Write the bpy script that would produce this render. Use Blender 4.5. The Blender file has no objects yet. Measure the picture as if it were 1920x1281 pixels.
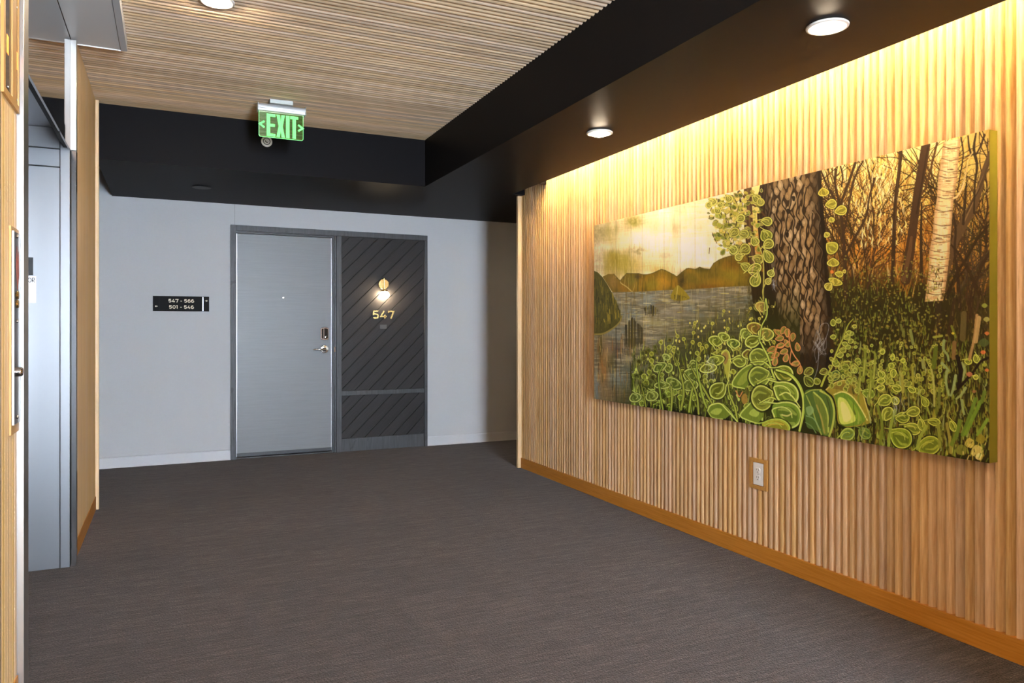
import bpy, bmesh, math, random
import numpy as np
from mathutils import Vector
SCN = bpy.context.scene
COL = SCN.collection
# ------------------------------------------------------------------ light levels
EXPO = 0.12
DL_E = 240.0
DL_E2 = 620.0
LED_E = 420.0
BULB_E = 200.0
DAY_W = 1080.0
FILL_SUN_W = 1050.0
WIN = (0.45, 1.50, 0.15, 2.60)
LEDPOS = (2.676, 2.60)
# ------------------------------------------------------------------ the oil painting, brush stroke by brush stroke
class Brush:
    S = 2.0; X0, Y0, X1, Y1 = 1104, 232, 1868, 882
    def __init__(s, seed=7):
        s.W = int((s.X1 - s.X0) * s.S); s.H = int((s.Y1 - s.Y0) * s.S)
        s.img = np.zeros((s.H, s.W, 3), np.float32); s.rng = np.random.default_rng(seed); s.R = random.Random(seed)
        yy, xx = np.mgrid[0:s.H, 0:s.W].astype(np.float32)
        s.xx = xx / s.S + s.X0; s.yy = yy / s.S + s.Y0
    def noise(s, sx, sy, octs=3):
        """value noise, cell size sx by sy; about 0..1"""
        out = np.zeros((s.H, s.W), np.float32); amp = 1.0; tot = 0
        for o in range(octs):
            cw = max(sx * s.S / 2 ** o, 1.2); ch = max(sy * s.S / 2 ** o, 1.2)
            gw, gh = int(s.W / cw) + 3, int(s.H / ch) + 3
            g = s.rng.random((gh, gw)).astype(np.float32)
            fx = np.arange(s.W) / cw; fy = np.arange(s.H) / ch
            ix = fx.astype(int); iy = fy.astype(int); tx = (fx - ix); ty = (fy - iy)
            tx = tx * tx * (3 - 2 * tx); ty = ty * ty * (3 - 2 * ty)
            a = g[iy][:, ix] * (1 - tx) + g[iy][:, ix + 1] * tx
            b = g[iy + 1][:, ix] * (1 - tx) + g[iy + 1][:, ix + 1] * tx
            out += amp * (a * (1 - ty)[:, None] + b * ty[:, None]); tot += amp; amp *= 0.55
        return out / tot
    def lay(s, mask, col, box=None):
        c = np.asarray(col, np.float32) / 255.0
        v = s.img if box is None else s.img[box[1]:box[3], box[0]:box[2]]
        v += (c - v) * mask[..., None]
    def bbox(s, P, pad):
        x0 = max(int((P[:, 0].min() - pad - s.X0) * s.S), 0); x1 = min(int((P[:, 0].max() + pad - s.X0) * s.S) + 2, s.W)
        y0 = max(int((P[:, 1].min() - pad - s.Y0) * s.S), 0); y1 = min(int((P[:, 1].max() + pad - s.Y0) * s.S) + 2, s.H)
        return (x0, y0, x1, y1) if x1 > x0 and y1 > y0 else None
    @staticmethod
    def curve(P, n=6, closed=False):
        P = np.asarray(P, np.float32)
        if len(P) < 3: return P
        Q = np.vstack([P[-1:], P, P[:2]]) if closed else np.vstack([2 * P[:1] - P[1:2], P, 2 * P[-1:] - P[-2:-1]])
        out = []; m = len(P) if closed else len(P) - 1
        for i in range(m):
            a, b, c, d = Q[i], Q[i + 1], Q[i + 2], Q[i + 3]
            for t in np.linspace(0, 1, n, endpoint=False):
                out.append(0.5 * (2 * b + (c - a) * t + (2 * a - 5 * b + 4 * c - d) * t * t + (3 * b - a - 3 * c + d) * t ** 3))
        if not closed: out.append(P[-1])
        return np.array(out, np.float32)
    def stroke(s, P, w, col, alpha=1.0, smooth=True, closed=False, n=5):
        P = s.curve(P, n, closed) if smooth else np.asarray(P, np.float32)
        if closed: P = np.vstack([P, P[:1]])
        m = len(P)
        wv = np.interp(np.linspace(0, 1, m), np.linspace(0, 1, len(w)), w) if isinstance(w, (list, tuple)) else np.full(m, w, np.float32)
        bx = s.bbox(P, wv.max() + 1)
        if bx is None: return
        x = s.xx[bx[1]:bx[3], bx[0]:bx[2]]; y = s.yy[bx[1]:bx[3], bx[0]:bx[2]]
        cov = np.zeros(x.shape, np.float32)
        for i in range(m - 1):
            ax, ay = P[i]; dx, dy = P[i + 1] - P[i]; L = dx * dx + dy * dy + 1e-9
            pad = max(wv[i], wv[i + 1]) + 1
            i0 = max(int((min(ax, ax + dx) - pad - s.X0) * s.S) - bx[0], 0); i1 = min(int((max(ax, ax + dx) + pad - s.X0) * s.S) + 2 - bx[0], x.shape[1])
            j0 = max(int((min(ay, ay + dy) - pad - s.Y0) * s.S) - bx[1], 0); j1 = min(int((max(ay, ay + dy) + pad - s.Y0) * s.S) + 2 - bx[1], x.shape[0])
            if i1 <= i0 or j1 <= j0: continue
            u = x[j0:j1, i0:i1] - ax; v = y[j0:j1, i0:i1] - ay
            t = np.clip((u * dx + v * dy) / L, 0, 1)
            d = np.hypot(u - t * dx, v - t * dy)
            r = (wv[i] + (wv[i + 1] - wv[i]) * t) / 2
            c = np.clip((r - d) * s.S + 0.5, 0, 1)
            cov[j0:j1, i0:i1] = np.maximum(cov[j0:j1, i0:i1], c)
        s.lay(cov * alpha, col, bx)
    def inside(s, P, bx):
        x = s.xx[bx[1]:bx[3], bx[0]:bx[2]]; y = s.yy[bx[1]:bx[3], bx[0]:bx[2]]
        acc = np.zeros(x.shape, np.float32)
        for ox, oy in ((-.125, -.125), (.125, .125), (-.125, .125), (.125, -.125)):
            c = np.zeros(x.shape, bool); xs = x + ox; ys = y + oy
            for i in range(len(P)):
                ax, ay = P[i - 1]; bx_, by = P[i]
                if ay == by: continue
                c ^= ((ay > ys) != (by > ys)) & (xs < (bx_ - ax) * (ys - ay) / (by - ay) + ax)
            acc += c
        return acc / 4
    def fill(s, P, col, alpha=1.0, smooth=True, tex=None, soft=None):
        P = s.curve(P, 5, True) if smooth else np.asarray(P, np.float32)
        bx = s.bbox(P, 1)
        if bx is None: return
        m = s.inside(P, bx) * alpha
        if tex is not None: m = m * tex[bx[1]:bx[3], bx[0]:bx[2]]
        s.lay(m, col, bx)
    def leaf(s, cx, cy, rx, ry, ang, fill, rim, rimw=1.6, inner=None, vein=None, point=0.5):
        """rounded leaf: tip at angle ang (degrees, y down); darker outline, body, light inner patch, pale rim"""
        a = math.radians(ang); ca, sa = math.cos(a), math.sin(a)
        T = np.linspace(0, 2 * np.pi, 15)[:-1]
        def shape(k, ox=0.0, oy=0.0, kk=None):
            u = np.cos(T) * rx * k + ox; v = np.sin(T) * ry * (kk or k) * (1 + point * 0.75 * np.cos(T) - .12 * np.cos(2 * T)) + oy
            return np.stack([cx + u * ca - v * sa, cy + u * sa + v * ca], 1)
        loc = lambda u, v: (cx + u * ca - v * sa, cy + u * sa + v * ca)
        s.fill(shape(1.14), tuple(c * 0.20 for c in fill), 0.7)
        s.fill(shape(1.0), fill)
        if inner is not None:
            s.fill(shape(0.74, rx * 0.06, ry * .08), tuple(c * 0.74 for c in fill), 0.85)
            s.stroke([loc(-rx * .55, ry * .05), loc(-rx * .1, -ry * .42), loc(rx * .5, -ry * .45)], [ry * .12, ry * .42, ry * .2], inner, 0.85)
            s.stroke([loc(rx * .72, ry * .3), loc(rx * .3, ry * .55), loc(-rx * .3, ry * .3)], [ry * .3, ry * .26, ry * .1], tuple(min(255, c * 1.12 + 6) for c in inner), 0.6)
        if vein is not None: s.stroke([loc(-rx * .8, 0), loc(0, ry * .14), loc(rx * .75, 0)], [1.2, 0.5], vein, 0.8)
        if rimw < 1.7:
            s.stroke(shape(0.93), rimw, rim, 0.92, closed=True)
        else:
            V = shape(0.95); k = 8                      # the rim starts at the stalk, runs round and rolls inwards
            ring = [loc(-rx * 1.5, ry * .15)] + [tuple(V[(k + i) % 14]) for i in range(0, 13)]
            roll = [loc(-rx * .42, -ry * .34), loc(rx * .12, -ry * .40), loc(rx * .42, -ry * .05)]
            s.stroke(ring + roll, [rimw * .9, rimw * 1.25, rimw * 1.25, rimw * .8], tuple(c * .45 for c in rim), 0.6)
            s.stroke(ring + roll, [rimw * .7, rimw * 1.05, rimw * 1.0, rimw * .5], rim, 0.95)

def jit(R, c, a=18):
    d = R.uniform(-a, a); return tuple(min(255, max(0, x + d + R.uniform(-a * .4, a * .4))) for x in c)

def paint_picture():
    B = Brush(); R = B.R; X, Y = B.xx, B.yy
    sm = lambda a, b, v: np.clip((v - a) / (b - a), 0, 1) ** 2 * (3 - 2 * np.clip((v - a) / (b - a), 0, 1))
    hz = B.noise(40, 4, 4); hz2 = B.noise(18, 2.2, 3); vt = B.noise(5, 46, 4); vt2 = B.noise(2.5, 26, 3); big = B.noise(38, 30, 3); fine = B.noise(4, 4, 3)
    def wash(mask, col): B.lay(np.clip(mask, 0, 1), col)
    # --- sky over the marsh
    B.img[:] = np.array((222, 203, 166), np.float32) / 255
    hb = B.noise(90, 12, 3); vb = B.noise(14, 90, 3)
    wash(sm(.42, .7, hb) * .85, (238, 224, 196)); wash(sm(.5, .75, big) * .45, (200, 176, 128)); wash(sm(.55, .72, hz2) * .16, (168, 140, 92))
    wash(sm(.5, .74, vb) * .38, (176, 154, 104)); wash(sm(.55, .78, vt) * .16, (150, 130, 84))
    for _ in range(420):
        x = R.uniform(1112, 1400); y = R.uniform(370, 530); l = R.uniform(8, 46)
        B.stroke([(x, y), (x + l * .5, y + R.uniform(-1.5, 1)), (x + l, y - l * .06 + R.uniform(-1, 1))], [.6, R.uniform(1, 4), .6], R.choice([(246, 236, 214), (232, 214, 176), (198, 172, 122), (214, 200, 170), (250, 240, 220), (184, 160, 108)]), R.uniform(.12, .4))
    def spot(cx, cy, rx, ry): return np.exp(-(((X - cx) / rx) ** 2 + ((Y - cy) / ry) ** 2))
    wash(spot(1140, 432, 34, 16) * (.35 + .8 * vt), (150, 140, 90)); wash(spot(1190, 415, 16, 12) * (.5 + .8 * fine), (120, 112, 38))
    wash(spot(1160, 492, 26, 28) * (.35 + 1.2 * vt), (138, 124, 40)); wash(spot(1146, 482, 12, 44) * vt * 1.5, (144, 126, 50)); wash(spot(1180, 500, 18, 16) * vt * 1.5, (150, 134, 56)); wash(spot(1122, 440, 14, 24) * fine * 1.6, (140, 128, 84)); wash(spot(1230, 505, 30, 8) * vt2 * 1.2, (168, 140, 66))
    wash(spot(1120, 480, 14, 50) * .7 * fine * 1.6, (168, 150, 120)); wash(spot(1196, 470, 14, 8) * fine * 1.3, (126, 110, 62))
    wash(spot(1260, 478, 22, 8) * hz2 * 1.3, (150, 138, 96)); wash(spot(1265, 430, 8, 40) * vt * 1.1, (150, 132, 82)); wash(spot(1215, 500, 40, 14) * hz * 1.0, (205, 178, 110))
    wash(spot(1210, 450, 50, 16) * .75, (246, 234, 208)); wash(spot(1290, 470, 40, 30) * .65, (244, 236, 215)); wash(spot(1140, 463, 30, 8) * .6, (226, 214, 190)); wash(spot(1250, 410, 50, 14) * .55, (240, 226, 190))
    # --- hills
    def hills(P, base, tex, col2, col3):
        P = np.array(P, np.float32); bx = B.bbox(P, 1); m = B.inside(B.curve(P, 4, True) if False else P, bx); sl = (slice(bx[1], bx[3]), slice(bx[0], bx[2]))
        B.lay(m, base, bx); B.lay(m * sm(.5, .68, tex[sl]) * .8, col2, bx); B.lay(m * sm(.52, .72, vt2[sl]) * .7, col3, bx)
    top = [(1130, 519), (1140, 514), (1151, 514), (1158, 522), (1163, 527), (1168, 520), (1175, 512.6), (1185, 513), (1197, 513), (1205, 515), (1213, 515), (1222, 513), (1229, 510), (1240, 505), (1247, 507), (1255, 511), (1263, 515), (1269, 519), (1278, 511), (1287, 504), (1291, 503), (1297, 504), (1304, 505), (1312, 501), (1320, 504), (1331, 505), (1338, 494), (1347, 488), (1356, 484), (1366, 481), (1377, 478), (1392, 476), (1410, 478)]
    hills(top + [(1412, 540), (1355, 540), (1280, 545), (1205, 548), (1149, 549)], (104, 86, 28), big, (140, 104, 30), (74, 64, 24))
    for cx, cy, rx, ry, c, a in ((1240, 528, 14, 16, (178, 128, 40), .85), (1185, 528, 10, 12, (112, 108, 44), .7), (1222, 534, 14, 10, (118, 112, 34), .7), (1297, 525, 16, 16, (96, 84, 28), .8), (1372, 516, 20, 16, (128, 112, 32), .85), (1345, 530, 24, 10, (140, 104, 28), .8), (1150, 528, 9, 14, (150, 116, 66), .7), (1168, 540, 10, 8, (142, 100, 34), .8), (1278, 528, 7, 16, (46, 40, 24), .85), (1197, 519, 6, 4, (62, 52, 40), .9), (1316, 506, 12, 4, (66, 60, 22), .8), (1375, 495, 20, 12, (92, 66, 20), .75), (1328, 538, 30, 5, (110, 70, 24), .7)):
        wash(spot(cx, cy, rx, ry) * a * (.6 + .6 * fine) * (Y < 549) * (Y > 500 - (X > 1338) * 22), c)
    B.stroke([(1175, 512), (1163, 528), (1175, 538), (1186, 548)], [1.2, 1.8, 2.2], (178, 158, 96), .8)
    B.stroke([(1191, 522), (1190, 535), (1186, 548)], [1, 1.6], (160, 132, 70), .6)
    for i in range(2, len(top) - 1): B.stroke([top[i], top[i + 1]], 1.6, (62, 54, 22), .55, smooth=False)
    for _ in range(170):
        x = R.uniform(1116, 1350); y = R.uniform(440, 528); l = R.uniform(8, 34)
        if y + l > 545: continue
        B.stroke([(x, y), (x + R.uniform(-1, 1), y + l)], [.5, R.uniform(.8, 2.4), .5], R.choice([(128, 114, 44), (150, 132, 60), (96, 84, 40), (214, 196, 150), (168, 142, 74)]), R.uniform(.2, .55) * (1.2 - (x - 1116) / 300), smooth=False)
    # --- water
    W = [(1112, 548), (1149, 548), (1205, 547), (1250, 544), (1280, 544), (1355, 538.5), (1412, 536), (1440, 560), (1440, 800), (1112, 760)]
    P = np.array(W, np.float32); bx = B.bbox(P, 1); m = B.inside(P, bx); sl = (slice(bx[1], bx[3]), slice(bx[0], bx[2]))
    B.lay(m, (112, 104, 82), bx); B.lay(m * sm(.48, .66, hz2[sl]) * .75, (158, 148, 122), bx); B.lay(m * sm(.52, .7, hz[sl]) * .7, (78, 76, 62), bx)
    B.lay(m * sm(.55, .75, big[sl]) * .55, (112, 122, 122), bx); B.lay(m * sm(.56, .76, vt[sl]) * .55, (92, 78, 38), bx); B.lay(m * sm(.6, .8, vt2[sl]) * .5, (170, 152, 96), bx)
    for cx, cy, rx, ry, c, a in ((1165, 712, 26, 20, (122, 134, 134), .85), (1120, 735, 5, 26, (104, 120, 128), .9), (1200, 690, 24, 16, (112, 122, 112), .6), (1150, 655, 26, 12, (74, 58, 52), .7), (1132, 690, 10, 55, (142, 96, 46), .75), (1140, 668, 8, 26, (176, 150, 112), .6), (1146, 680, 8, 16, (70, 64, 30), .8), (1125, 650, 6, 24, (70, 62, 24), .9), (1230, 640, 26, 14, (132, 128, 118), .6), (1230, 605, 24, 8, (172, 164, 112), .6), (1148, 740, 22, 14, (150, 118, 92), .6), (1260, 590, 30, 10, (128, 122, 108), .7), (1320, 555, 40, 8, (116, 112, 100), .8)):
        wash(spot(cx, cy, rx, ry) * a * (.45 + .9 * (vt if ry > rx else hz2)), c)
    for _ in range(420):
        x = R.uniform(1150, 1420); y = R.uniform(550, 705); l = R.uniform(4, 20)
        B.stroke([(x, y), (x + l, y + R.uniform(-.6, .6) - l * .03)], R.uniform(.5, 1.3), R.choice([(190, 182, 154), (64, 60, 46), (146, 154, 152), (178, 166, 84), (96, 84, 50), (206, 196, 150), (120, 96, 60)]), R.uniform(.35, .85), smooth=False)
    for _ in range(170):
        x = R.uniform(1116, 1215); y = R.uniform(625, 735); l = R.uniform(6, 26)
        B.stroke([(x, y), (x + R.uniform(-1, 1), y + l)], R.uniform(.6, 1.5), R.choice([(152, 98, 44), (60, 48, 26), (170, 156, 128), (86, 80, 40), (190, 160, 90)]), R.uniform(.3, .75), smooth=False)
    # big bush at the edge
    bush = [(1112, 507), (1121, 511), (1130, 520), (1139, 534), (1147, 548), (1156, 566), (1163, 585), (1165, 596), (1158, 608), (1146, 617), (1132, 625), (1112, 627)]
    B.fill(bush, (72, 68, 27), smooth=False)
    for _ in range(330):
        x = R.uniform(1113, 1166); y = R.uniform(510, 618); l = R.uniform(5, 18)
        lim = 507 + (x - 1112) * 1.15 if x < 1150 else 550 + (x - 1150) * 2.2
        if y < lim: continue
        if y + l > 624 - max(0, x - 1130) * .62: continue
        k = (x - 1112) / 54
        B.stroke([(x, y), (x + R.uniform(-1, 1.5), y + l)], R.uniform(.8, 1.9), R.choice([(34, 36, 16), (44, 46, 18), (92, 84, 24), (164, 142, 50) if k > .35 else (96, 88, 30), (84, 80, 30), (120, 106, 36)]), R.uniform(.4, .85), smooth=False)
    B.stroke([(1112, 627), (1130, 626), (1146, 618), (1160, 606), (1167, 592)], [3, 3.4, 2.6, 1.5], (132, 116, 52), .9)
    # stumps
    def stump(x0, x1, y0, y1, n, seed):
        for i in range(n):
            x = R.uniform(x0, x1); k = abs((x - x0) / (x1 - x0) - .45) * 2
            a = y0 + k * (y1 - y0) * .35 + R.uniform(-2, 3); b = y1 - k * 6 + R.uniform(-5, 4)
            B.stroke([(x, a), (x + R.uniform(-.6, .6), b)], [R.uniform(.6, 1.6), R.uniform(1.2, 2.6), .6], R.choice([(40, 34, 16), (52, 46, 20), (30, 26, 14), (34, 30, 16), (110, 98, 40), (72, 64, 26)]), .9, smooth=False)
    stump(1170, 1207, 596, 652, 46, 1); stump(1208, 1234, 571, 592, 26, 2)
    B.fill([(1257, 558), (1262, 545), (1271, 535), (1280, 542), (1289, 552), (1293, 560), (1280, 564), (1264, 563)], (128, 112, 34)); stump(1258, 1290, 553, 566, 16, 3)
    B.stroke([(1271, 536), (1268, 560)], 1.6, (176, 160, 88), .7, smooth=False)
    # plank joints of the support
    for x in (1155, 1183, 1204, 1245, 1275, 1303, 1342, 1371): B.stroke([(x, 380), (x + 1, 800)], .8, (70, 58, 34), .35, smooth=False)
    B.stroke([(1155, 615), (1155.5, 752)], 1.1, (28, 24, 18), .85, smooth=False); B.stroke([(1182.5, 680), (1182.5, 728)], 1.0, (28, 24, 18), .8, smooth=False)

    # --- forest half
    edge = sm(-16, 16, X - (1408 + (fine - .5) * 34 + np.clip(Y - 560, 0, 400) * 0.0))
    f = np.zeros_like(B.img)
    def grad(stops):
        ys = [p for p, _ in stops]; cs = np.array([c for _, c in stops], np.float32) / 255
        return np.stack([np.interp(Y, ys, cs[:, i]) for i in range(3)], -1)
    f = grad([(240, (232, 206, 140)), (330, (236, 208, 132)), (400, (226, 184, 92)), (450, (190, 134, 50)), (500, (128, 88, 30)), (540, (62, 50, 20)), (600, (44, 42, 18)), (700, (40, 42, 18)), (880, (34, 34, 16))])
    B.img += (f - B.img) * edge[..., None]
    fo = edge * (X > 1530)
    wash(fo * sm(.5, .72, vt) * (Y < 540) * .7, (168, 116, 38)); wash(fo * sm(.52, .7, vt2) * (Y < 520) * .6, (250, 232, 176)); wash(fo * spot(1655, 380, 44, 60) * .6, (250, 226, 156))
    wash(fo * spot(1660, 470, 60, 30) * .5 * (.5 + vt), (186, 112, 30)); wash(fo * sm(1760, 1850, X) * (Y < 640) * .55, (120, 96, 34)); wash(fo * spot(1815, 310, 40, 50) * .55, (196, 176, 92))
    wash(fo * spot(1700, 350, 16, 60) * .5 * fine * 1.5, (116, 122, 52)); wash(fo * sm(470, 560, Y) * .75, (40, 34, 14))
    # far thickets: hundreds of thin wandering twigs
    def twig(x, y, ang, l, w, col, depth, a=.85):
        pts = [(x, y)]; n = max(3, int(l / 9))
        for i in range(n):
            ang += R.uniform(-.22, .22); x += math.cos(ang) * l / n; y -= math.sin(ang) * l / n; pts.append((x, y))
        B.stroke(pts, [w, max(.5, w * .45)], col, a, n=3)
        if depth:
            for i in range(1, n, 1):
                if R.random() < .5: twig(pts[i][0], pts[i][1], ang + R.choice([-1, 1]) * R.uniform(.35, .8), l * R.uniform(.35, .6), w * .55, col, depth - 1, a)
    for _ in range(190):
        x = R.uniform(1545, 1850); y = R.uniform(430, 560)
        twig(x, y, math.pi / 2 + R.uniform(-.5, .35), R.uniform(70, 190), R.uniform(1.2, 2.7), jit(R, R.choice([(150, 104, 40), (112, 74, 28), (92, 60, 26), (176, 134, 62), (70, 48, 22)]), 14), 1 if R.random() < .4 else 0, .75)
    for _ in range(46):
        x = R.uniform(1548, 1640); y = R.uniform(440, 545)
        twig(x, y, math.pi / 2 + R.uniform(-.45, .5), R.uniform(80, 210), R.uniform(1.8, 3.8), jit(R, (58, 40, 20), 10), 1, .9)
    for _ in range(44):
        x = R.uniform(1770, 1852); y = R.uniform(430, 620)
        twig(x, y, math.pi / 2 + R.uniform(-.6, .5), R.uniform(80, 230), R.uniform(1.8, 4.6), jit(R, (56, 42, 24), 12), 1, .9)
    DK = (54, 38, 24)
    for _ in range(230):
        x = R.gauss(1648, 34); y = R.uniform(296, 455); l = R.uniform(5, 22)
        if x < 1560 or x > 1735: continue
        B.stroke([(x, y), (x + R.uniform(-3, 3), y + l * .5), (x + R.uniform(-4, 4), y + l)], [.8, R.uniform(1.4, 3.6), .8], R.choice([(248, 228, 152), (240, 208, 118), (252, 238, 184), (222, 182, 90)]), R.uniform(.4, .8))
    for _ in range(150):
        x = R.uniform(1580, 1745); y = R.uniform(430, 515); l = R.uniform(6, 22)
        B.stroke([(x, y), (x + R.uniform(-3, 3), y + l)], [.8, R.uniform(1.2, 2.8), .7], R.choice([(206, 134, 42), (180, 108, 34), (222, 166, 70), (150, 96, 36)]), R.uniform(.35, .75), smooth=False)
    for _ in range(120):
        x = R.uniform(1800, 1854); y = R.uniform(255, 430); l = R.uniform(5, 16)
        B.stroke([(x, y), (x + R.uniform(-4, 4), y + l)], [.8, R.uniform(1.4, 3.4), .8], R.choice([(206, 188, 110), (170, 164, 78), (140, 138, 60), (226, 206, 140)]), R.uniform(.35, .7), smooth=False)
    for pts, w in (([(1540, 322), (1552, 350), (1566, 378), (1578, 410), (1583, 470), (1586, 560)], [3, 4, 5, 6, 7]), ([(1567, 318), (1566, 345), (1572, 375), (1576, 400)], [5, 4.5, 4]), ([(1604, 305), (1592, 340), (1580, 372), (1574, 390)], [5, 5, 4]), ([(1576, 312), (1580, 330), (1578, 350)], [3, 3]), ([(1618, 302), (1604, 330), (1594, 370), (1586, 420), (1578, 450)], [3, 4, 4]), ([(1628, 390), (1620, 415), (1606, 440), (1590, 470), (1584, 490)], [4, 5, 5, 4]), ([(1640, 335), (1630, 370), (1626, 400)], [4, 3]), ([(1556, 440), (1545, 420), (1540, 400)], [3, 2]), ([(1588, 480), (1596, 500), (1600, 530)], [4, 3])): B.stroke(pts, w, DK, .95)
    # dark standing trunks
    B.stroke([(1689, 284), (1686, 320), (1680, 370), (1677, 420), (1675, 480), (1673, 530)], [7, 6.5, 7, 7.5, 7], (52, 37, 22))
    B.stroke([(1687, 290), (1682, 360), (1678, 430)], 1.2, (92, 68, 40), .6)
    B.stroke([(1736, 272), (1730, 310), (1721, 360), (1713, 420), (1706, 470), (1698, 525)], [17, 17, 16, 16, 18, 19], (60, 42, 26))
    B.stroke([(1709, 445), (1704, 480), (1694, 525)], [5, 8, 9], (104, 76, 48), .55); B.stroke([(1740, 275), (1729, 340), (1719, 400)], 3, (44, 30, 18), .8)
    B.stroke([(1728, 380), (1727, 440), (1728, 520)], [3, 5, 6], (52, 38, 22))
    B.stroke([(1757, 268), (1748, 305), (1738, 345), (1728, 365)], [4, 4, 3], (74, 52, 28)); B.stroke([(1757, 350), (1748, 330), (1738, 315)], [3, 2], (60, 44, 24)); B.stroke([(1755, 380), (1742, 365), (1728, 355)], [2.5, 1.5], (60, 44, 24))
    B.stroke([(1857, 285), (1845, 320), (1835, 360), (1820, 395), (1804, 425), (1790, 455), (1780, 490), (1770, 530)], [7, 9, 12, 17, 17, 14, 12, 9], (78, 60, 38))
    B.stroke([(1850, 318), (1834, 352), (1822, 385), (1806, 420)], 2.5, (128, 104, 70), .6); B.stroke([(1842, 345), (1825, 375), (1812, 400)], 2, (48, 34, 20), .8)
    B.stroke([(1856, 300), (1846, 330), (1838, 350)], [4, 5], (66, 50, 30)); B.stroke([(1812, 345), (1810, 370), (1808, 395), (1806, 420)], [3, 4, 5], (46, 34, 20))
    for pts, w in (([(1855, 420), (1835, 445), (1815, 480), (1790, 520), (1772, 560)], [3, 4, 5, 5]), ([(1780, 455), (1800, 480), (1822, 520), (1840, 560)], [3, 5, 7, 8]), ([(1858, 470), (1840, 500), (1826, 540), (1815, 600)], [5, 6, 8, 10]), ([(1786, 395), (1792, 430), (1790, 470), (1796, 520), (1800, 580)], [3, 4, 5, 7]), ([(1830, 250), (1826, 280), (1832, 310), (1828, 345), (1826, 400)], [3, 6, 4, 3]), ([(1846, 252), (1838, 275), (1830, 290)], [3, 3]), ([(1815, 255), (1817, 275), (1821, 290)], [3, 4]), ([(1802, 258), (1806, 290), (1800, 330), (1795, 360)], [3, 2]), ([(1774, 560), (1790, 530), (1812, 500)], [4, 3]), ([(1748, 540), (1760, 580), (1756, 640)], [8, 12, 14]), ([(1790, 560), (1782, 610), (1770, 660), (1760, 700)], [7, 8, 8])): B.stroke(pts, w, jit(R, (46, 33, 18), 6), .95)
    # birch
    L = [(1769, 266), (1765, 300), (1759, 335), (1757, 370), (1752, 400), (1749, 440), (1743, 470), (1741, 510), (1737, 545), (1734, 566)]
    Rr = [(1801, 259), (1797, 300), (1794, 340), (1788, 375), (1785, 410), (1782, 450), (1780, 480), (1776, 515), (1772, 545), (1768, 564)]
    B.fill(L + Rr[::-1], (216, 190, 146), smooth=False, alpha=1)
    bir = np.array(L + Rr[::-1], np.float32); bx = B.bbox(bir, 1); m = B.inside(bir, bx); sl = (slice(bx[1], bx[3]), slice(bx[0], bx[2]))
    B.lay(m * sm(.5, .7, vt2[sl]) * .6, (236, 216, 178), bx); B.lay(m * sm(.56, .74, hz2[sl]) * .6, (150, 116, 74), bx)
    cxm = np.interp(B.yy[sl], [p[1] for p in L], [p[0] for p in L]); cxr = np.interp(B.yy[sl], [p[1] for p in Rr][::1], [p[0] for p in Rr])
    tt = (B.xx[sl] - cxm) / (cxr - cxm); B.lay(m * (sm(.28, 0, tt) * .55 + sm(.75, 1, tt) * .7), (140, 104, 66), bx)
    for y in (278, 300, 322, 333, 358, 372, 396, 423, 441, 454, 472, 486, 500, 512, 528, 541, 552):
        xl = np.interp(y, [p[1] for p in L], [p[0] for p in L]); xr = np.interp(y, [p[1] for p in Rr], [p[0] for p in Rr])
        B.stroke([(xl + 1, y - 3), ((xl + xr) / 2, y + 1), (xr - 1, y - 1)], R.uniform(.9, 1.8), (74, 52, 32), R.uniform(.55, .9))
        for _ in range(5):
            x = R.uniform(xl + 1, xr - 5); yy = y + R.uniform(-9, 9); B.stroke([(x, yy), (x + R.uniform(3, 12), yy + R.uniform(-.8, .8))], R.uniform(.6, 2.2), R.choice([(92, 66, 42), (170, 136, 92), (60, 44, 28)]), R.uniform(.4, .8), smooth=False)
    B.stroke([(1808, 340), (1803, 355), (1795, 368), (1788, 372)], [3, 3.5, 4], (200, 172, 122)); B.stroke([(1808, 340), (1816, 300), (1824, 285)], [3, 2], (188, 164, 108), .9)

    # --- undergrowth in the depth of the forest
    for _ in range(3900):
        x = R.uniform(1552, 1856); y = R.uniform(505, 858); t = (y - 505) / 345
        if R.random() > .45 + t: continue
        l = R.uniform(3, 8) + t * R.uniform(2, 16)
        c = R.choice([(118, 126, 42), (92, 104, 34), (142, 138, 52), (58, 60, 24), (104, 84, 34), (140, 152, 66), (32, 30, 14), (70, 56, 26), (128, 136, 54)])
        if x > 1760 and y < 640: c = R.choice([(54, 42, 20), (84, 70, 28), (38, 30, 16), (110, 96, 42), (70, 60, 26)])
        k = .84 + .2 * t
        B.stroke([(x, y), (x + R.uniform(-2.5, 2.5), y - l)], [R.uniform(1.2, 2.8) * (.7 + t), .9], jit(R, tuple(v * k for v in c), 8), R.uniform(.5, .9), smooth=False)
    for _ in range(700):
        x = R.uniform(1556, 1775); y = R.uniform(480, 760); q = 1.3 + max(0, y - 560) * .007
        B.fill([(x - 1.4 * q, y), (x, y - 1.2 * q), (x + 1.5 * q, y), (x, y + 1.3 * q)], jit(R, R.choice([(150, 150, 60), (112, 120, 46), (150, 138, 58), (60, 44, 20)]), 12), .6)

    # --- the great trunk
    big_l = [(1426, 340), (1424, 380), (1428, 430), (1434, 480), (1440, 530), (1444, 580), (1450, 620), (1462, 655), (1480, 680)]
    big_r = [(1538, 318), (1541, 360), (1545, 420), (1549, 480), (1553, 540), (1558, 600), (1564, 650), (1566, 700)]
    B.fill(big_l + big_r[::-1], (48, 34, 19), smooth=False)
    tl = lambda y: float(np.interp(y, [p[1] for p in big_l], [p[0] for p in big_l])); trr = lambda y: float(np.interp(y, [p[1] for p in big_r], [p[0] for p in big_r]))
    row = 0; y = 320
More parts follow.
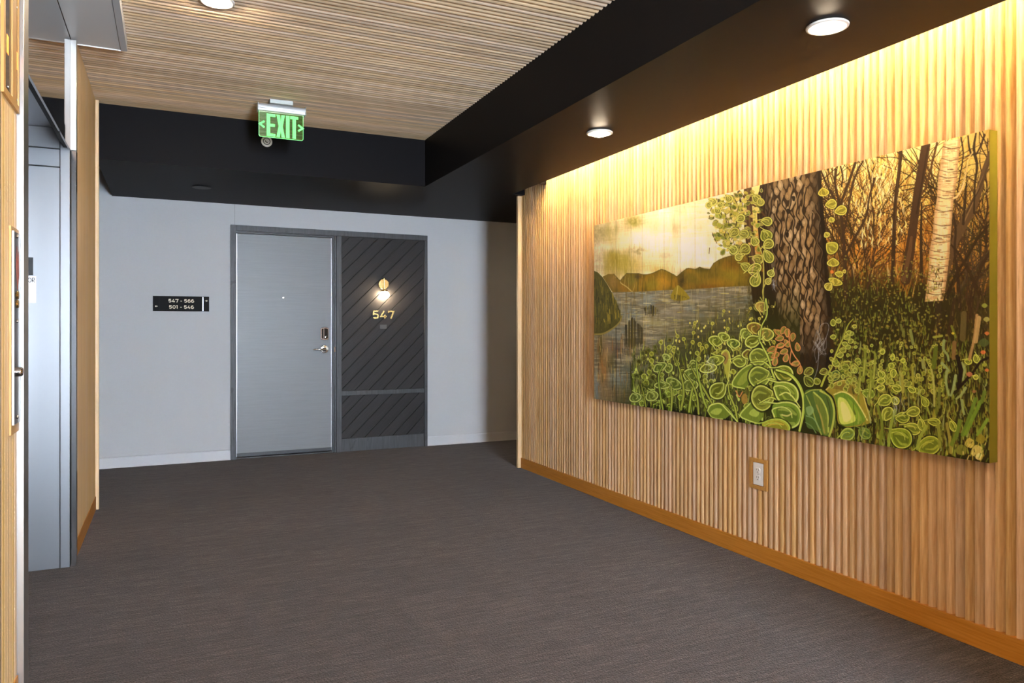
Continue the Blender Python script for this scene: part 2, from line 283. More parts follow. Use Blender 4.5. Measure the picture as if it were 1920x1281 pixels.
    while y < 690:
        a, b = tl(y), trr(y); n = 9
        for i in range(n):
            t = (i + (.5 if row % 2 else 0) + R.uniform(-.22, .22)) / n
            x = a + (b - a) * t; yy = y + R.uniform(-4, 4)
            if yy < 318 + (1538 - x) * .24: continue
            sh = (.30 + .75 * sm(.02, .26, np.float32(t))) * (1 - .62 * sm(.74, .97, np.float32(t)))
            if yy > 590: sh *= max(.28, 1 - (yy - 590) / 110)
            c = R.choice([(140, 116, 84), (122, 98, 68), (152, 130, 98), (106, 84, 54), (128, 102, 66)])
            if yy < 420: c = tuple(v * .92 + 8 for v in c)
            w = R.uniform(3.2, 5.2); h = R.uniform(7.5, 12.5); sk = R.uniform(-3, 3)
            B.fill([(x + sk * .5, yy - h), (x + w * .9 + sk * .2, yy - h * .35), (x + w, yy + h * .25), (x - sk * .4, yy + h), (x - w, yy + h * .3), (x - w * .8 + sk * .2, yy - h * .4)], tuple(v * sh for v in c), .92)
            B.fill([(x - w * .3, yy - h * .45), (x + w * .4, yy), (x - w * .1, yy + h * .5), (x - w * .6, yy)], tuple(min(255, v * sh * 1.2) for v in c), .6)
        y += 12.5; row += 1
    for i in range(9):
        t = (i + .6) / 9.5; pts = []; ph = R.uniform(0, 6); y = 330 + R.uniform(0, 90); ye = R.uniform(520, 660)
        while y < ye:
            a, b = tl(y), trr(y); pts.append((a + (b - a) * t + 3.4 * math.sin(y / 10 + ph) + 1.8 * math.sin(y / 5 + 2 * ph), y)); y += 6
        sh = .5 + .6 * float(sm(.05, .3, np.float32(t))) - .5 * float(sm(.75, .97, np.float32(t)))
        pts = [p for p in pts if p[1] > 320 + (1538 - p[0]) * .24]
        if len(pts) > 3:
            B.stroke([(p[0] + 1.6, p[1]) for p in pts], [3.4, 3.0], (30, 20, 12), .85, n=2); B.stroke(pts, [1.5, 1.1], tuple(v * sh for v in (148, 124, 86)), .7, n=2)
    for (x, y) in ((1478, 396), (1500, 418), (1488, 372), (1476, 440)): B.fill([(x - 3, y - 4), (x + 3, y - 3), (x + 2, y + 5), (x - 2, y + 4)], (24, 17, 10), .9)
    B.stroke([(1536, 318), (1538, 360), (1544, 430), (1549, 500), (1556, 590)], [7, 7, 8, 9], (26, 18, 10), .75)
    # dark hollow and slim stems to the side of it
    B.stroke([(1432, 345), (1427, 390), (1430, 440), (1438, 500), (1446, 560), (1452, 610)], [13, 15, 16, 16, 18, 20], (36, 25, 14), .92)
    for dx in (-5, 1, 6): B.stroke([(1434 + dx, 345), (1429 + dx, 400), (1434 + dx, 470), (1441 + dx, 540)], 1.2, (92, 66, 40), .55)
    B.stroke([(1402, 354), (1404, 400), (1407, 440), (1411, 480), (1415, 520), (1420, 570), (1424, 600)], [15, 14, 12, 11, 13, 15, 16], (76, 56, 34))
    for dx in (-4, 0, 4): B.stroke([(1402 + dx, 356), (1406 + dx, 420), (1411 + dx, 490), (1418 + dx, 570)], 1.2, R.choice([(120, 92, 58), (46, 32, 18)]), .7)
    B.stroke([(1384, 360), (1390, 385), (1396, 415), (1400, 450), (1404, 490)], [3, 4, 4, 3], (44, 32, 18)); B.stroke([(1386, 358), (1402, 378), (1418, 388), (1430, 400), (1438, 412)], [3, 3.5, 3.5, 3], (70, 48, 26))
    B.fill([(1408, 520), (1430, 510), (1452, 560), (1468, 640), (1440, 640), (1418, 600)], (34, 26, 13), .8)

    # --- hanging leaf canopy against the sky
    for _ in range(330):
        x = R.gauss(1372, 26); y = R.uniform(355, 476)
        if x < 1318 + max(0, y - 400) * .45 or x > 1428 or y < 412 - (x - 1318) * .30 - 36 + 0: continue
        if y < 364 - (x - 1380) * .24: continue
        k = R.random(); c = R.choice([(150, 144, 58), (128, 128, 46), (180, 166, 80), (96, 104, 40), (70, 72, 28), (196, 170, 92)])
        a = R.uniform(20, 160); r = R.uniform(3, 6)
        B.leaf(x, y, r, r * .62, a, jit(R, c, 12), jit(R, (186, 176, 92), 14), .8) if k < .5 else B.fill([(x - r, y), (x, y - r * .6), (x + r, y + 1), (x, y + r * .6)], jit(R, c, 14), .75)
    for _ in range(34): x = R.uniform(1330, 1400); y = R.uniform(372, 470); B.stroke([(x, y), (x + R.uniform(-4, 4), y + R.uniform(5, 14))], 1.3, (44, 34, 18), .8, smooth=False)
    OL, OR_ = (122, 122, 44), (190, 186, 92)
    for x, y, rx, ry, a in ((1437, 415, 11, 7, 10), (1436, 441, 12, 10, 60), (1418, 372, 9, 7, 40), (1426, 378, 8, 6, 80), (1388, 410, 9, 6, -30), (1394, 439, 10, 7, 0), (1376, 437, 11, 7, -40), (1396, 468, 11, 9, -30), (1374, 468, 9, 7, 20), (1386, 482, 8, 6, 160), (1398, 500, 11, 7, 30), (1415, 452, 9, 7, 60), (1440, 458, 11, 8, -30), (1440, 480, 14, 8, 60), (1420, 486, 11, 8, 20), (1414, 504, 14, 8, -20), (1417, 524, 14, 9, 110), (1446, 512, 7, 6, 120), (1441, 527, 7, 5, 130), (1427, 574, 11, 12, 90), (1345, 395, 7, 5, 60), (1350, 384, 6, 5, 30), (1336, 378, 8, 6, 40), (1330, 384, 7, 5, 130), (1366, 372, 8, 6, 50)):
        B.leaf(x, y, rx, ry, a, jit(R, OL, 10), jit(R, OR_, 8), 1.9, inner=jit(R, (146, 144, 58), 12), vein=(196, 190, 104))
    B.stroke([(1408, 438), (1420, 456), (1430, 482), (1432, 520), (1431, 560), (1437, 600)], [2, 2.4, 2.4], (160, 152, 74)); B.stroke([(1436, 530), (1430, 545), (1432, 560)], 2, (166, 160, 76))
    B.stroke([(1412, 480), (1414, 494), (1410, 510)], 1.6, (170, 140, 96)); B.stroke([(1405, 512), (1418, 520), (1420, 508)], 1.6, (186, 176, 104))
    for x, y, rx, ry, a in ((1544, 360, 8, 9, 80), (1558, 383, 11, 8, -10), (1576, 395, 12, 8, -15), (1559, 412, 5, 5, 80), (1559, 464, 12, 11, 40), (1562, 492, 8, 10, 90), (1573, 514, 8, 5, 10), (1566, 529, 7, 12, -70), (1554, 537, 8, 7, 130), (1550, 440, 5, 5, 60), (1583, 509, 3, 3, 0)):
        B.leaf(x, y, rx, ry, a, jit(R, (156, 148, 52), 8), jit(R, (196, 188, 90), 8), 1.5, inner=jit(R, (176, 168, 70), 10), vein=(120, 112, 40))
    B.fill([(1557, 508), (1562, 507), (1563, 512), (1558, 513)], (190, 110, 50))

    # --- meadow of sprouts in front, growing larger towards the bottom
    def bottom(x): return 748 + (x - 1113) * .159
    wash(sm(1200, 1330, X + (Y - 620) * .9) * sm(548, 660, Y + (X - 1300) * .16) * (X < 1500) * .80, (44, 46, 18))
    sprouts = []
    for _ in range(900):
        x = R.uniform(1185, 1455); b = bottom(x); y0 = 560 + max(0, 1400 - x) * .42; y = y0 + (b - y0) * R.random() ** .8
        if y > b + 6: continue
        sprouts.append((y, x))
    for y, x in sorted(sprouts):
        b = bottom(x); t = min(1, max(0, (y - 560) / (b - 560)))
        near = tuple(u + (v - u) * t for u, v in zip((150, 140, 52), (104, 122, 36))); rim = tuple(u + (v - u) * t for u, v in zip((196, 186, 88), (164, 184, 86)))
        h = 6 + 20 * t * R.uniform(.5, 1.2); lean = R.uniform(-.3, .3)
        dk = R.random()
        if dk < .42: near = tuple(v * .55 for v in near); rim = tuple(v * .6 for v in rim)
        k = R.random()
        if k < .24:
            B.stroke([(x, y + h), (x + lean * h * .5, y + h * .4), (x + lean * h, y)], [1 + 1.8 * t, 1 + t], jit(R, near, 14), .95)
            B.leaf(x + lean * h, y, 2.4 + 5 * t * R.uniform(.6, 1.1), 1.8 + 3.4 * t, R.uniform(-130, -50), jit(R, near, 12), jit(R, rim, 10), .8 + .7 * t, inner=jit(R, tuple(v * 1.15 for v in near), 10))
        elif k < .84:
            B.stroke([(x, y + h), (x + lean * h * .7, y + h * .5), (x + lean * h, y - h * .3)], [1.6 + 3 * t, 1.2 + 1.4 * t, .5], tuple(v * .3 for v in near), .8)
            B.stroke([(x, y + h), (x + lean * h * .7, y + h * .5), (x + lean * h, y - h * .3)], [1.1 + 2.2 * t, .9 + t, .4], jit(R, R.choice([near, rim]), 14), .95)
        else:
            B.fill([(x - 1.5 - t, y), (x, y - 2 - 2 * t), (x + 1.5 + t, y), (x, y + 2 + 2 * t)], jit(R, (206, 192, 92) if t < .4 else rim, 12), .9)
    for _ in range(120):
        x = R.uniform(1205, 1470); b = bottom(x); B.stroke([(x, b + 2), (x + R.uniform(-3, 3), b - R.uniform(4, 16))], [3.5, 1], (20, 20, 10), .8, smooth=False)
    # curled leaves one by one
    GF, GR = (106, 114, 38), (184, 194, 98)
    def loop(x, y, rx, ry, a, f=GF, r=GR, w=2.4, inner=(128, 140, 50)): B.leaf(x, y, rx * 1.12, ry * 1.12, a, jit(R, f, 7), jit(R, r, 6), w, inner=jit(R, inner, 8), vein=None, point=.3)
    for x, y, rx, ry, a in ((1191, 745, 8, 15, 75), (1222, 742, 9, 16, 70), (1263, 720, 9, 13, -60), (1253, 690, 7, 7, 20), (1249, 670, 5, 6, -60), (1237, 688, 7, 11, 60), (1242, 722, 6, 20, 90), (1297, 706, 13, 13, -80), (1294, 722, 10, 20, 80), (1300, 684, 7, 7, -30)): loop(x, y, rx, ry if ry < 14 else ry * .6, a, (98, 112, 42), (168, 180, 98), 2.2, (120, 134, 60))
    for (p, w) in (([(1243, 768), (1238, 740), (1235, 705), (1244, 685)], [3, 3, 2]), ([(1258, 775), (1260, 745), (1258, 725)], [3.4, 3]), ([(1277, 768), (1282, 735), (1276, 700), (1266, 670)], [4, 4, 2.5, 1.2]), ([(1292, 772), (1296, 740), (1302, 715)], [4, 3]), ([(1310, 776), (1307, 745), (1298, 720), (1283, 700)], [3.5, 3, 2]), ([(1294, 684), (1305, 705), (1320, 730), (1338, 762)], [1.5, 3, 4, 3]), ([(1305, 672), (1308, 700), (1318, 745), (1325, 765)], [1.2, 3, 4, 3]), ([(1213, 775), (1208, 745), (1202, 720)], [3, 2.4, 1.2]), ([(1365, 720), (1368, 740), (1378, 765), (1383, 792)], [2.4, 3, 3.4, 3]), ([(1355, 757), (1368, 770), (1380, 788)], [1.6, 2.2, 2.6])): B.stroke(p, [q + 2 for q in w], (26, 28, 12), .7); B.stroke(p, w, jit(R, (138, 152, 62), 12))
    B.fill([(1352, 662), (1361, 656), (1368, 664), (1369, 684), (1365, 714), (1358, 690)], (150, 152, 60)); B.fill([(1353, 668), (1361, 660), (1366, 670), (1360, 684)], (132, 104, 58), .85); B.stroke([(1352, 664), (1361, 656), (1368, 664), (1369, 684), (1365, 714)], 1.3, (190, 192, 96))
    B.fill([(1373, 722), (1384, 700), (1402, 686), (1424, 680), (1440, 684), (1424, 692), (1408, 712), (1396, 728)], (98, 116, 40)); B.fill([(1382, 720), (1394, 700), (1412, 690), (1404, 708), (1392, 722)], (132, 144, 56), .85); B.stroke([(1396, 729), (1373, 722), (1384, 700), (1402, 686), (1424, 680), (1442, 686)], 2.4, (172, 186, 92))
    loop(1347, 732, 16, 12, 140); loop(1386, 677, 12, 9, 10); loop(1341, 676, 9, 14, 70); loop(1328, 690, 8, 13, 80); loop(1342, 640, 9, 11, -80); loop(1375, 645, 8, 10, -80, (88, 104, 40)); loop(1397, 626, 9, 8, -60, (116, 124, 48)); loop(1357, 632, 7, 9, -70, (110, 120, 46))
    B.fill([(1327, 770), (1333, 760), (1350, 757), (1362, 768), (1368, 778), (1355, 786), (1336, 784)], (96, 114, 40)); B.stroke([(1327, 770), (1333, 760), (1350, 757), (1362, 768), (1382, 790)], 2.6, (176, 190, 96)); B.fill([(1332, 774), (1342, 766), (1354, 768), (1346, 778)], (150, 166, 72), .9); B.stroke([(1327, 771), (1336, 783), (1355, 786)], 2, (150, 166, 76))
    B.fill([(1387, 778), (1396, 764), (1412, 752), (1428, 758), (1432, 776), (1422, 792), (1404, 790)], (104, 122, 44)); B.fill([(1404, 776), (1414, 766), (1424, 772), (1418, 782)], (150, 168, 74), .9); B.stroke([(1408, 755), (1388, 778), (1402, 788), (1424, 794), (1440, 788)], 2.4, (170, 186, 92))
    B.stroke([(1380, 733), (1386, 744), (1392, 735)], 2, (180, 120, 70)); B.fill([(1390, 745), (1398, 738), (1402, 752), (1394, 758)], (150, 116, 52), .85)
    loop(1415, 616, 10, 12, -80, (122, 104, 44), (196, 192, 92), 2.4, (132, 96, 48)); loop(1436, 628, 11, 12, -80, (120, 124, 46), (192, 194, 96), 2.4, (140, 112, 52)); loop(1412, 640, 14, 9, 160); loop(1406, 664, 9, 12, 90, (112, 92, 40)); loop(1424, 670, 17, 13, 190); loop(1425, 707, 19, 16, 170, (104, 120, 42)); loop(1431, 746, 20, 19, 170); loop(1428, 576, 9, 10, -80, (150, 128, 60), (198, 190, 98), 1.8, (160, 136, 62)); loop(1447, 666, 8, 8, 40)
    for p, w in (([(1422, 634), (1431, 652), (1441, 672), (1448, 698), (1457, 722), (1460, 745)], [2.5, 3.2, 3.4, 3.4, 3]), ([(1432, 590), (1436, 560), (1438, 590), (1428, 612), (1424, 640)], [1.5, 2.2, 2.2]), ([(1408, 680), (1430, 678), (1446, 690)], [2.4, 3]), ([(1420, 720), (1440, 710), (1452, 712)], [2.2, 3]), ([(1424, 756), (1444, 746), (1458, 750)], [2.4, 3])): B.stroke(p, [q + 1.8 for q in w], (28, 30, 12), .7); B.stroke(p, w, (168, 182, 82))
    # orange-rimmed plant before the trunk
    for X_, Y_, a in ((85, 280, 30), (95, 330, -10), (125, 265, -60), (160, 285, -90), (155, 370, 60), (130, 440, -20), (205, 320, -80), (245, 400, 80), (150, 490, 110), (60, 520, 110), (30, 420, -20), (100, 390, -15), (225, 540, -10), (265, 590, 100), (60, 470, -30)):
        B.leaf(1440 + X_ / 4.418, 560 + Y_ / 4.417, 8.5, 4.6, a, jit(R, (128, 118, 50), 10), jit(R, (196, 124, 78), 10), 1.4, inner=jit(R, (150, 138, 64), 8))
    for p in ([(1478, 620), (1482, 650), (1490, 668), (1500, 682), (1500, 696)], [(1458, 648), (1452, 668), (1448, 682)], [(1478, 640), (1468, 650), (1458, 652)], [(1484, 655), (1481, 680), (1490, 684)]): B.stroke(p, [1.8, 2.2, 1.6], (196, 128, 80), .9)
    # bead-leaved stem
    stem = [(1540, 724), (1548, 705), (1558, 692), (1566, 668), (1574, 648), (1581, 634), (1590, 610), (1600, 598)]
    for dx in (0,): B.stroke(stem, [5, 4, 4, 3, 1.5], (28, 30, 12), .8); B.stroke(stem, [4, 3.6, 3, 2.4, 1.2], (150, 156, 60))
    for x, y, r, a in ((1567, 682, 7, 20), (1575, 666, 6, -10), (1580, 657, 6, 0), (1588, 633, 6, -20), (1592, 624, 5, 10), (1595, 640, 5, -30), (1597, 626, 4, -40), (1602, 612, 4, 0), (1562, 605, 6, 90), (1572, 602, 5, -10), (1584, 645, 5, 20), (1562, 632, 5, 0), (1590, 651, 5, -20)): loop(x, y, r, r * .7, a, (122, 130, 48), (186, 190, 92), 1.2, (150, 156, 66))
    B.stroke([(1572, 690), (1580, 680), (1592, 678), (1604, 684), (1611, 690)], [2.4, 2.8, 1.8], (156, 160, 72))
    for x, y, rx, ry, a, f in ((1608, 676, 5, 4, 0, GF), (1582, 699, 10, 7, 10, (92, 108, 40)), (1566, 705, 10, 7, -60, (70, 88, 44)), (1584, 688, 8, 5, 20, GF), (1601, 694, 6, 6, -40, GF), (1516, 715, 11, 7, 50, (80, 84, 34)), (1516, 697, 9, 6, -30, (100, 92, 42)), (1532, 715, 6, 5, 60, GF), (1544, 697, 7, 5, -20, (92, 88, 36))): loop(x, y, rx, ry, a, f, (166, 174, 84), 1.5)
    # great rolled leaves at the bottom
    loop(1469, 700, 17, 12, 25, (112, 124, 40), (182, 192, 94), 2.6, (148, 138, 52)); loop(1473, 736, 24, 16, 40, (110, 130, 44), (190, 202, 108), 3.2, (138, 150, 62)); loop(1474, 777, 27, 20, 35, (104, 126, 44), (186, 198, 104), 3.2, (120, 140, 56)); loop(1455, 800, 24, 12, 10, (150, 148, 44), (160, 178, 72), 2.4, (176, 150, 60))
    B.stroke([(1462, 741), (1474, 736), (1486, 744), (1500, 764)], [2.4, 2.6, 2], (186, 198, 104)); B.stroke([(1466, 778), (1476, 780), (1484, 776)], 3, (190, 186, 110), .8)
    st = [(1456, 694), (1480, 702), (1497, 720), (1506, 745), (1506, 775), (1499, 808)]; B.stroke(st, [8, 8, 7, 7], (26, 30, 12), .7); B.stroke(st, [4, 5.5, 5.5, 5, 4], (150, 168, 66)); B.stroke([(p[0] - 1, p[1]) for p in st], 1.2, (200, 208, 110), .8)
    A = [(1509, 735), (1524, 730), (1542, 731), (1556, 740), (1566, 758), (1567, 785), (1560, 808), (1548, 818), (1528, 806), (1513, 800), (1508, 765)]
    B.fill(A, (70, 92, 40)); B.fill([(1524, 734), (1540, 748), (1552, 772), (1556, 808), (1544, 814), (1538, 780), (1528, 755)], (98, 112, 44), .9)
    for p, w, c in (([(1526, 736), (1542, 752), (1552, 778), (1553, 810)], 3, (158, 168, 78)), ([(1538, 733), (1556, 744), (1564, 770), (1561, 798), (1555, 818)], 4, (160, 170, 74)), ([(1512, 742), (1522, 765), (1530, 790), (1540, 815)], 2.4, (132, 146, 66)), ([(1531, 760), (1540, 785), (1546, 812)], 3, (140, 132, 62)), ([(1512, 780), (1526, 786), (1538, 806)], 2, (112, 140, 92)), ([(1510, 792), (1522, 800), (1530, 812)], 2, (96, 120, 70)), ([(1510, 738), (1522, 732), (1540, 731)], 2, (148, 158, 70)), ([(1550, 745), (1556, 770), (1554, 800)], 2, (56, 66, 30))): B.stroke(p, w, c, .92)
    B.fill([(1511, 765), (1522, 762), (1526, 772), (1516, 780)], (120, 146, 92), .8)
    C = [(1549, 731), (1562, 720), (1576, 714), (1592, 714), (1606, 720), (1616, 734), (1622, 756), (1630, 776), (1634, 790), (1626, 799), (1604, 800), (1582, 802), (1571, 792), (1568, 764), (1562, 744)]
    B.fill([(x + (1 if x > 1590 else -1) * 2.5, y + 2.5) for x, y in C], (22, 24, 10), .85); B.fill(C, (132, 122, 44)); B.fill([(1560, 728), (1580, 719), (1600, 726), (1612, 745), (1600, 740), (1580, 732)], (110, 94, 40), .85)
    B.fill([(1565, 742), (1580, 736), (1598, 745), (1612, 764), (1622, 786), (1612, 796), (1584, 799), (1573, 790), (1570, 765)], (96, 124, 40))
    B.fill([(1571, 748), (1584, 748), (1594, 762), (1604, 784), (1600, 792), (1580, 796), (1573, 784)], (176, 186, 84)); B.fill([(1576, 756), (1586, 758), (1596, 784), (1582, 790)], (204, 208, 122), .8); B.fill([(1590, 747), (1606, 764), (1616, 788), (1606, 786), (1596, 764)], (118, 146, 46), .9)
    B.stroke([(1564, 740), (1580, 735), (1598, 744), (1614, 766), (1626, 788)], 2.6, (188, 184, 104)); B.stroke([(1549, 731), (1562, 720), (1578, 714), (1594, 714), (1608, 721), (1617, 736), (1624, 760), (1633, 788)], 2.2, (178, 168, 88)); B.stroke([(1572, 796), (1590, 803), (1616, 800), (1632, 795)], 3, (30, 34, 14), .9)
    loop(1588, 815, 13, 9, -20, (122, 142, 56), (160, 178, 80), 2.6, (80, 110, 60)); loop(1621, 812, 12, 8, 40, (84, 108, 44), (130, 150, 70), 1.8)
    loop(1628, 738, 11, 7, 20, (112, 132, 44), (168, 180, 84), 2)
    for _ in range(120):
        x = R.uniform(1556, 1770); y = R.uniform(640, 735); t = (y - 640) / 95
        loop(x, y, 2.6 + 2.4 * t, 1.9 + 1.6 * t, R.uniform(-150, -20), jit(R, (118, 126, 44), 14), jit(R, (172, 178, 84), 14), 1.0 + .3 * t, (146, 152, 64))
    for _ in range(260):
        x = R.uniform(1600, 1850); y = R.uniform(660, 850); l = R.uniform(8, 26)
        B.stroke([(x, y), (x + R.uniform(-3, 3), y - l * .5), (x + R.uniform(-4, 4), y - l)], [R.uniform(1.6, 3.6), R.uniform(1.4, 3), .8], R.choice([(124, 134, 50), (92, 108, 36), (150, 156, 74), (60, 66, 28), (40, 36, 16), (136, 146, 92)]), R.uniform(.6, .95))
    # stalks and leaves towards the corner
    T8 = lambda a, b: (1640 + a / 3.883, 550 + b / 3.882)
    for x, y, w in ((1621, 655, 6), (1632, 695, 6), (1640, 660, 5), (1612, 690, 4)):
        B.stroke([(x - 3, y + 60), (x, y + 30), (x + 1, y + 5), (x - 6, y - 2)], [w, w, w * .8, w * .6], (112, 122, 44), .9); B.stroke([(x - 2, y + 50), (x + 1, y + 20)], 1.4, (168, 172, 84), .8)
    for (a, b, rx, ry, an) in ((120, 530, 20, 17, -60), (135, 585, 30, 18, -80), (50, 590, 28, 20, 60), (45, 637, 28, 16, 0), (42, 687, 28, 16, -10), (70, 780, 50, 34, -25), (92, 880, 50, 34, -60), (200, 905, 48, 32, 5), (278, 862, 48, 30, -10), (272, 985, 58, 34, 20), (188, 1050, 80, 58, 35), (340, 955, 42, 22, 80), (366, 790, 36, 22, 60), (392, 1110, 80, 54, -15), (430, 935, 44, 22, 10), (160, 690, 34, 20, 20), (270, 700, 30, 18, 30), (150, 780, 30, 22, 60), (55, 425, 18, 16, 0), (205, 490, 16, 14, 0), (130, 465, 14, 20, 0), (570, 965, 40, 20, 70), (680, 495, 26, 18, 20), (740, 475, 30, 18, 80), (735, 610, 18, 14, 20)):
        x, y = T8(a, b); loop(x, y, rx / 3.9, ry / 3.9, an, (116, 130, 40), (186, 194, 88), 1.8, (150, 160, 62))
    for p, w, c in (([(40, 1100), (55, 960), (20, 820)], 6, (108, 122, 44)), ([(100, 1110), (120, 960), (150, 850)], 6, (124, 138, 52)), ([(310, 1130), (330, 1050), (375, 970)], 7, (140, 150, 62)), ([(475, 1120), (470, 1020), (460, 950)], 7, (120, 128, 52)), ([(555, 1160), (550, 1080), (525, 950)], 6, (140, 136, 62)), ([(560, 1100), (600, 1020), (620, 930)], 8, (92, 116, 40)), ([(640, 1030), (690, 900), (735, 770)], 8, (84, 112, 36)), ([(660, 1030), (710, 920), (770, 790)], 8, (104, 132, 44)), ([(780, 790), (800, 720)], 8, (92, 112, 44)), ([(750, 1030), (820, 920)], 7, (104, 132, 44)), ([(400, 880), (370, 800), (330, 740)], 4, (130, 142, 56)), ([(435, 820), (430, 660), (415, 560)], 4.5, (150, 156, 84)), ([(470, 830), (472, 700)], 6, (104, 112, 52)), ([(205, 720), (200, 600)], 6, (150, 148, 66)), ([(280, 680), (275, 540)], 5, (136, 136, 50)), ([(430, 540), (445, 400)], 9, (90, 100, 34)), ([(420, 390), (400, 430), (410, 470)], 3.5, (130, 136, 62)), ([(350, 490), (355, 540)], 7, (130, 140, 80)), ([(690, 480), (725, 330), (745, 160)], 6, (150, 120, 78)), ([(735, 350), (760, 180)], 9, (160, 132, 90)), ([(575, 470), (580, 360)], 9, (116, 92, 54)), ([(640, 330), (650, 150)], 12, (88, 80, 46)), ([(560, 240), (590, 320)], 5, (104, 112, 40)), ([(215, 310), (190, 230)], 5, (90, 96, 40)), ([(280, 370), (260, 270)], 6, (112, 124, 66)), ([(490, 310), (430, 320)], 5, (140, 146, 60))): B.stroke([T8(*q) for q in p], w * .9, jit(R, c, 6), .92)
    for p in ([(505, 345), (500, 405), (530, 450), (538, 490)], [(490, 510), (520, 540), (540, 565)], [(635, 510), (655, 560), (640, 630)], [(662, 690), (630, 740), (595, 768)], [(635, 780), (640, 830), (652, 880)], [(525, 570), (520, 650), (540, 740)], [(590, 600), (570, 700), (555, 745)]): B.stroke([T8(*q) for q in p], [5.5, 4.5, 4], jit(R, (128, 146, 92), 6), .92)
    B.stroke([T8(*q) for q in ((825, 470), (770, 500), (720, 570), (650, 650), (610, 690))], [5, 5, 6], (30, 20, 12)); B.stroke([T8(*q) for q in ((600, 460), (625, 560), (615, 680))], [7, 9, 7], (26, 18, 10), .9)
    for a, b, r, c in ((790, 430, 20, (196, 106, 62)), (817, 560, 16, (190, 110, 60)), (818, 292, 18, (184, 110, 64)), (690, 590, 24, (168, 108, 80)), (725, 715, 16, (140, 96, 66)), (570, 292, 12, (190, 180, 60)), (795, 360, 40, (70, 84, 44)), (800, 520, 20, (140, 150, 60)), (815, 190, 24, (150, 150, 84)), (800, 90, 22, (128, 140, 60))):
        x, y = T8(a, b); r /= 3.9; B.fill([(x - r, y), (x, y - r * .8), (x + r, y), (x, y + r * .8)], c, .85)
    for a, b, r, c in ((745, 1150, 46, (196, 184, 106)), (690, 1090, 36, (176, 164, 76)), (770, 1060, 34, (132, 124, 44)), (630, 1140, 40, (110, 116, 44)), (760, 1190, 26, (222, 206, 140))):
        x, y = T8(a, b); r /= 3.9; B.fill([(x - r, y + r * .4), (x - r * .2, y - r), (x + r, y - r * .3), (x + r * .5, y + r)], jit(R, c, 6), .85)
    for _ in range(30):
        x, y = T8(R.uniform(620, 820), R.uniform(1060, 1230)); B.stroke([(x, y), (x + R.uniform(-2, 4), y - R.uniform(4, 10))], R.uniform(1, 2.2), R.choice([(90, 110, 36), (206, 190, 110), (60, 58, 22), (150, 140, 56)]), .8, smooth=False)
    # pale scratched scribbles
    for cx, cy, k in ((1538, 645, 1.0), (1330, 690, .8), (1684, 760, .8), (1452, 530, .5)):
        for _ in range(int(14 * k)):
            x, y = cx + R.uniform(-9, 9) * k, cy + R.uniform(-18, 18) * k
            B.stroke([(x, y), (x + R.uniform(-6, 6) * k, y - R.uniform(6, 16) * k), (x + R.uniform(-8, 8) * k, y + R.uniform(-4, 12) * k), (x + R.uniform(-8, 8) * k, y + R.uniform(8, 24) * k)], .55, (176, 184, 196), .6)
    B.stroke([(1532, 640), (1538, 612), (1550, 606), (1554, 616), (1546, 640), (1536, 655), (1533, 690), (1526, 712)], .7, (180, 188, 200), .7)
    for x in (1536, 1569, 1600, 1650, 1700): B.stroke([(x, 700), (x, 850)], .6, (24, 20, 10), .35, smooth=False)
    # --- from the traced view to the flat board (rows top to bottom, seen square on)
    W_, H_ = 1480, 657
    f_, th = 1375.0, math.radians(25.06); S_, C_ = math.sin(th), math.cos(th)
    yy = np.linspace(4.501, 1.712, W_); zz = np.linspace(1.960, 0.722, H_)
    zc = 2.753 * S_ + yy * C_; rr = 2.753 * C_ - yy * S_
    px = 960 + f_ * rr / zc; PXX = np.broadcast_to(px, (H_, W_)); PYY = 617 - f_ * (zz[:, None] - 1.22) / zc[None, :]
    u = np.clip((PXX - B.X0) * B.S, 0, B.W - 1.01); v = np.clip((PYY - B.Y0) * B.S, 0, B.H - 1.01)
    i = u.astype(int); j = v.astype(int); fu = (u - i)[..., None]; fv = (v - j)[..., None]
    im = np.clip(B.img * (0.93 + 0.14 * B.noise(1.2, 6, 2))[..., None], 0, 1)
    out = (im[j, i] * (1 - fu) + im[j, i + 1] * fu) * (1 - fv) + (im[j + 1, i] * (1 - fu) + im[j + 1, i + 1] * fu) * fv
    return np.clip(out, 0, 1).astype(np.float32)
# ------------------------------------------------------------------ helpers
def new_mat(name):
    m = bpy.data.materials.new(name); m.use_nodes = True
    nt = m.node_tree
    b = nt.nodes['Principled BSDF']
    return m, nt, b

def simple(name, col, rough=0.5, metal=0.0, emit=None, estr=0.0, spec=None, aniso=0.0):
    m, nt, b = new_mat(name)
    b.inputs['Base Color'].default_value = (*col, 1)
    b.inputs['Roughness'].default_value = rough
    b.inputs['Metallic'].default_value = metal
    if spec is not None: b.inputs['Specular IOR Level'].default_value = spec
    if aniso: b.inputs['Anisotropic'].default_value = aniso
    if emit:
        b.inputs['Emission Color'].default_value = (*emit, 1)
        b.inputs['Emission Strength'].default_value = estr
    return m

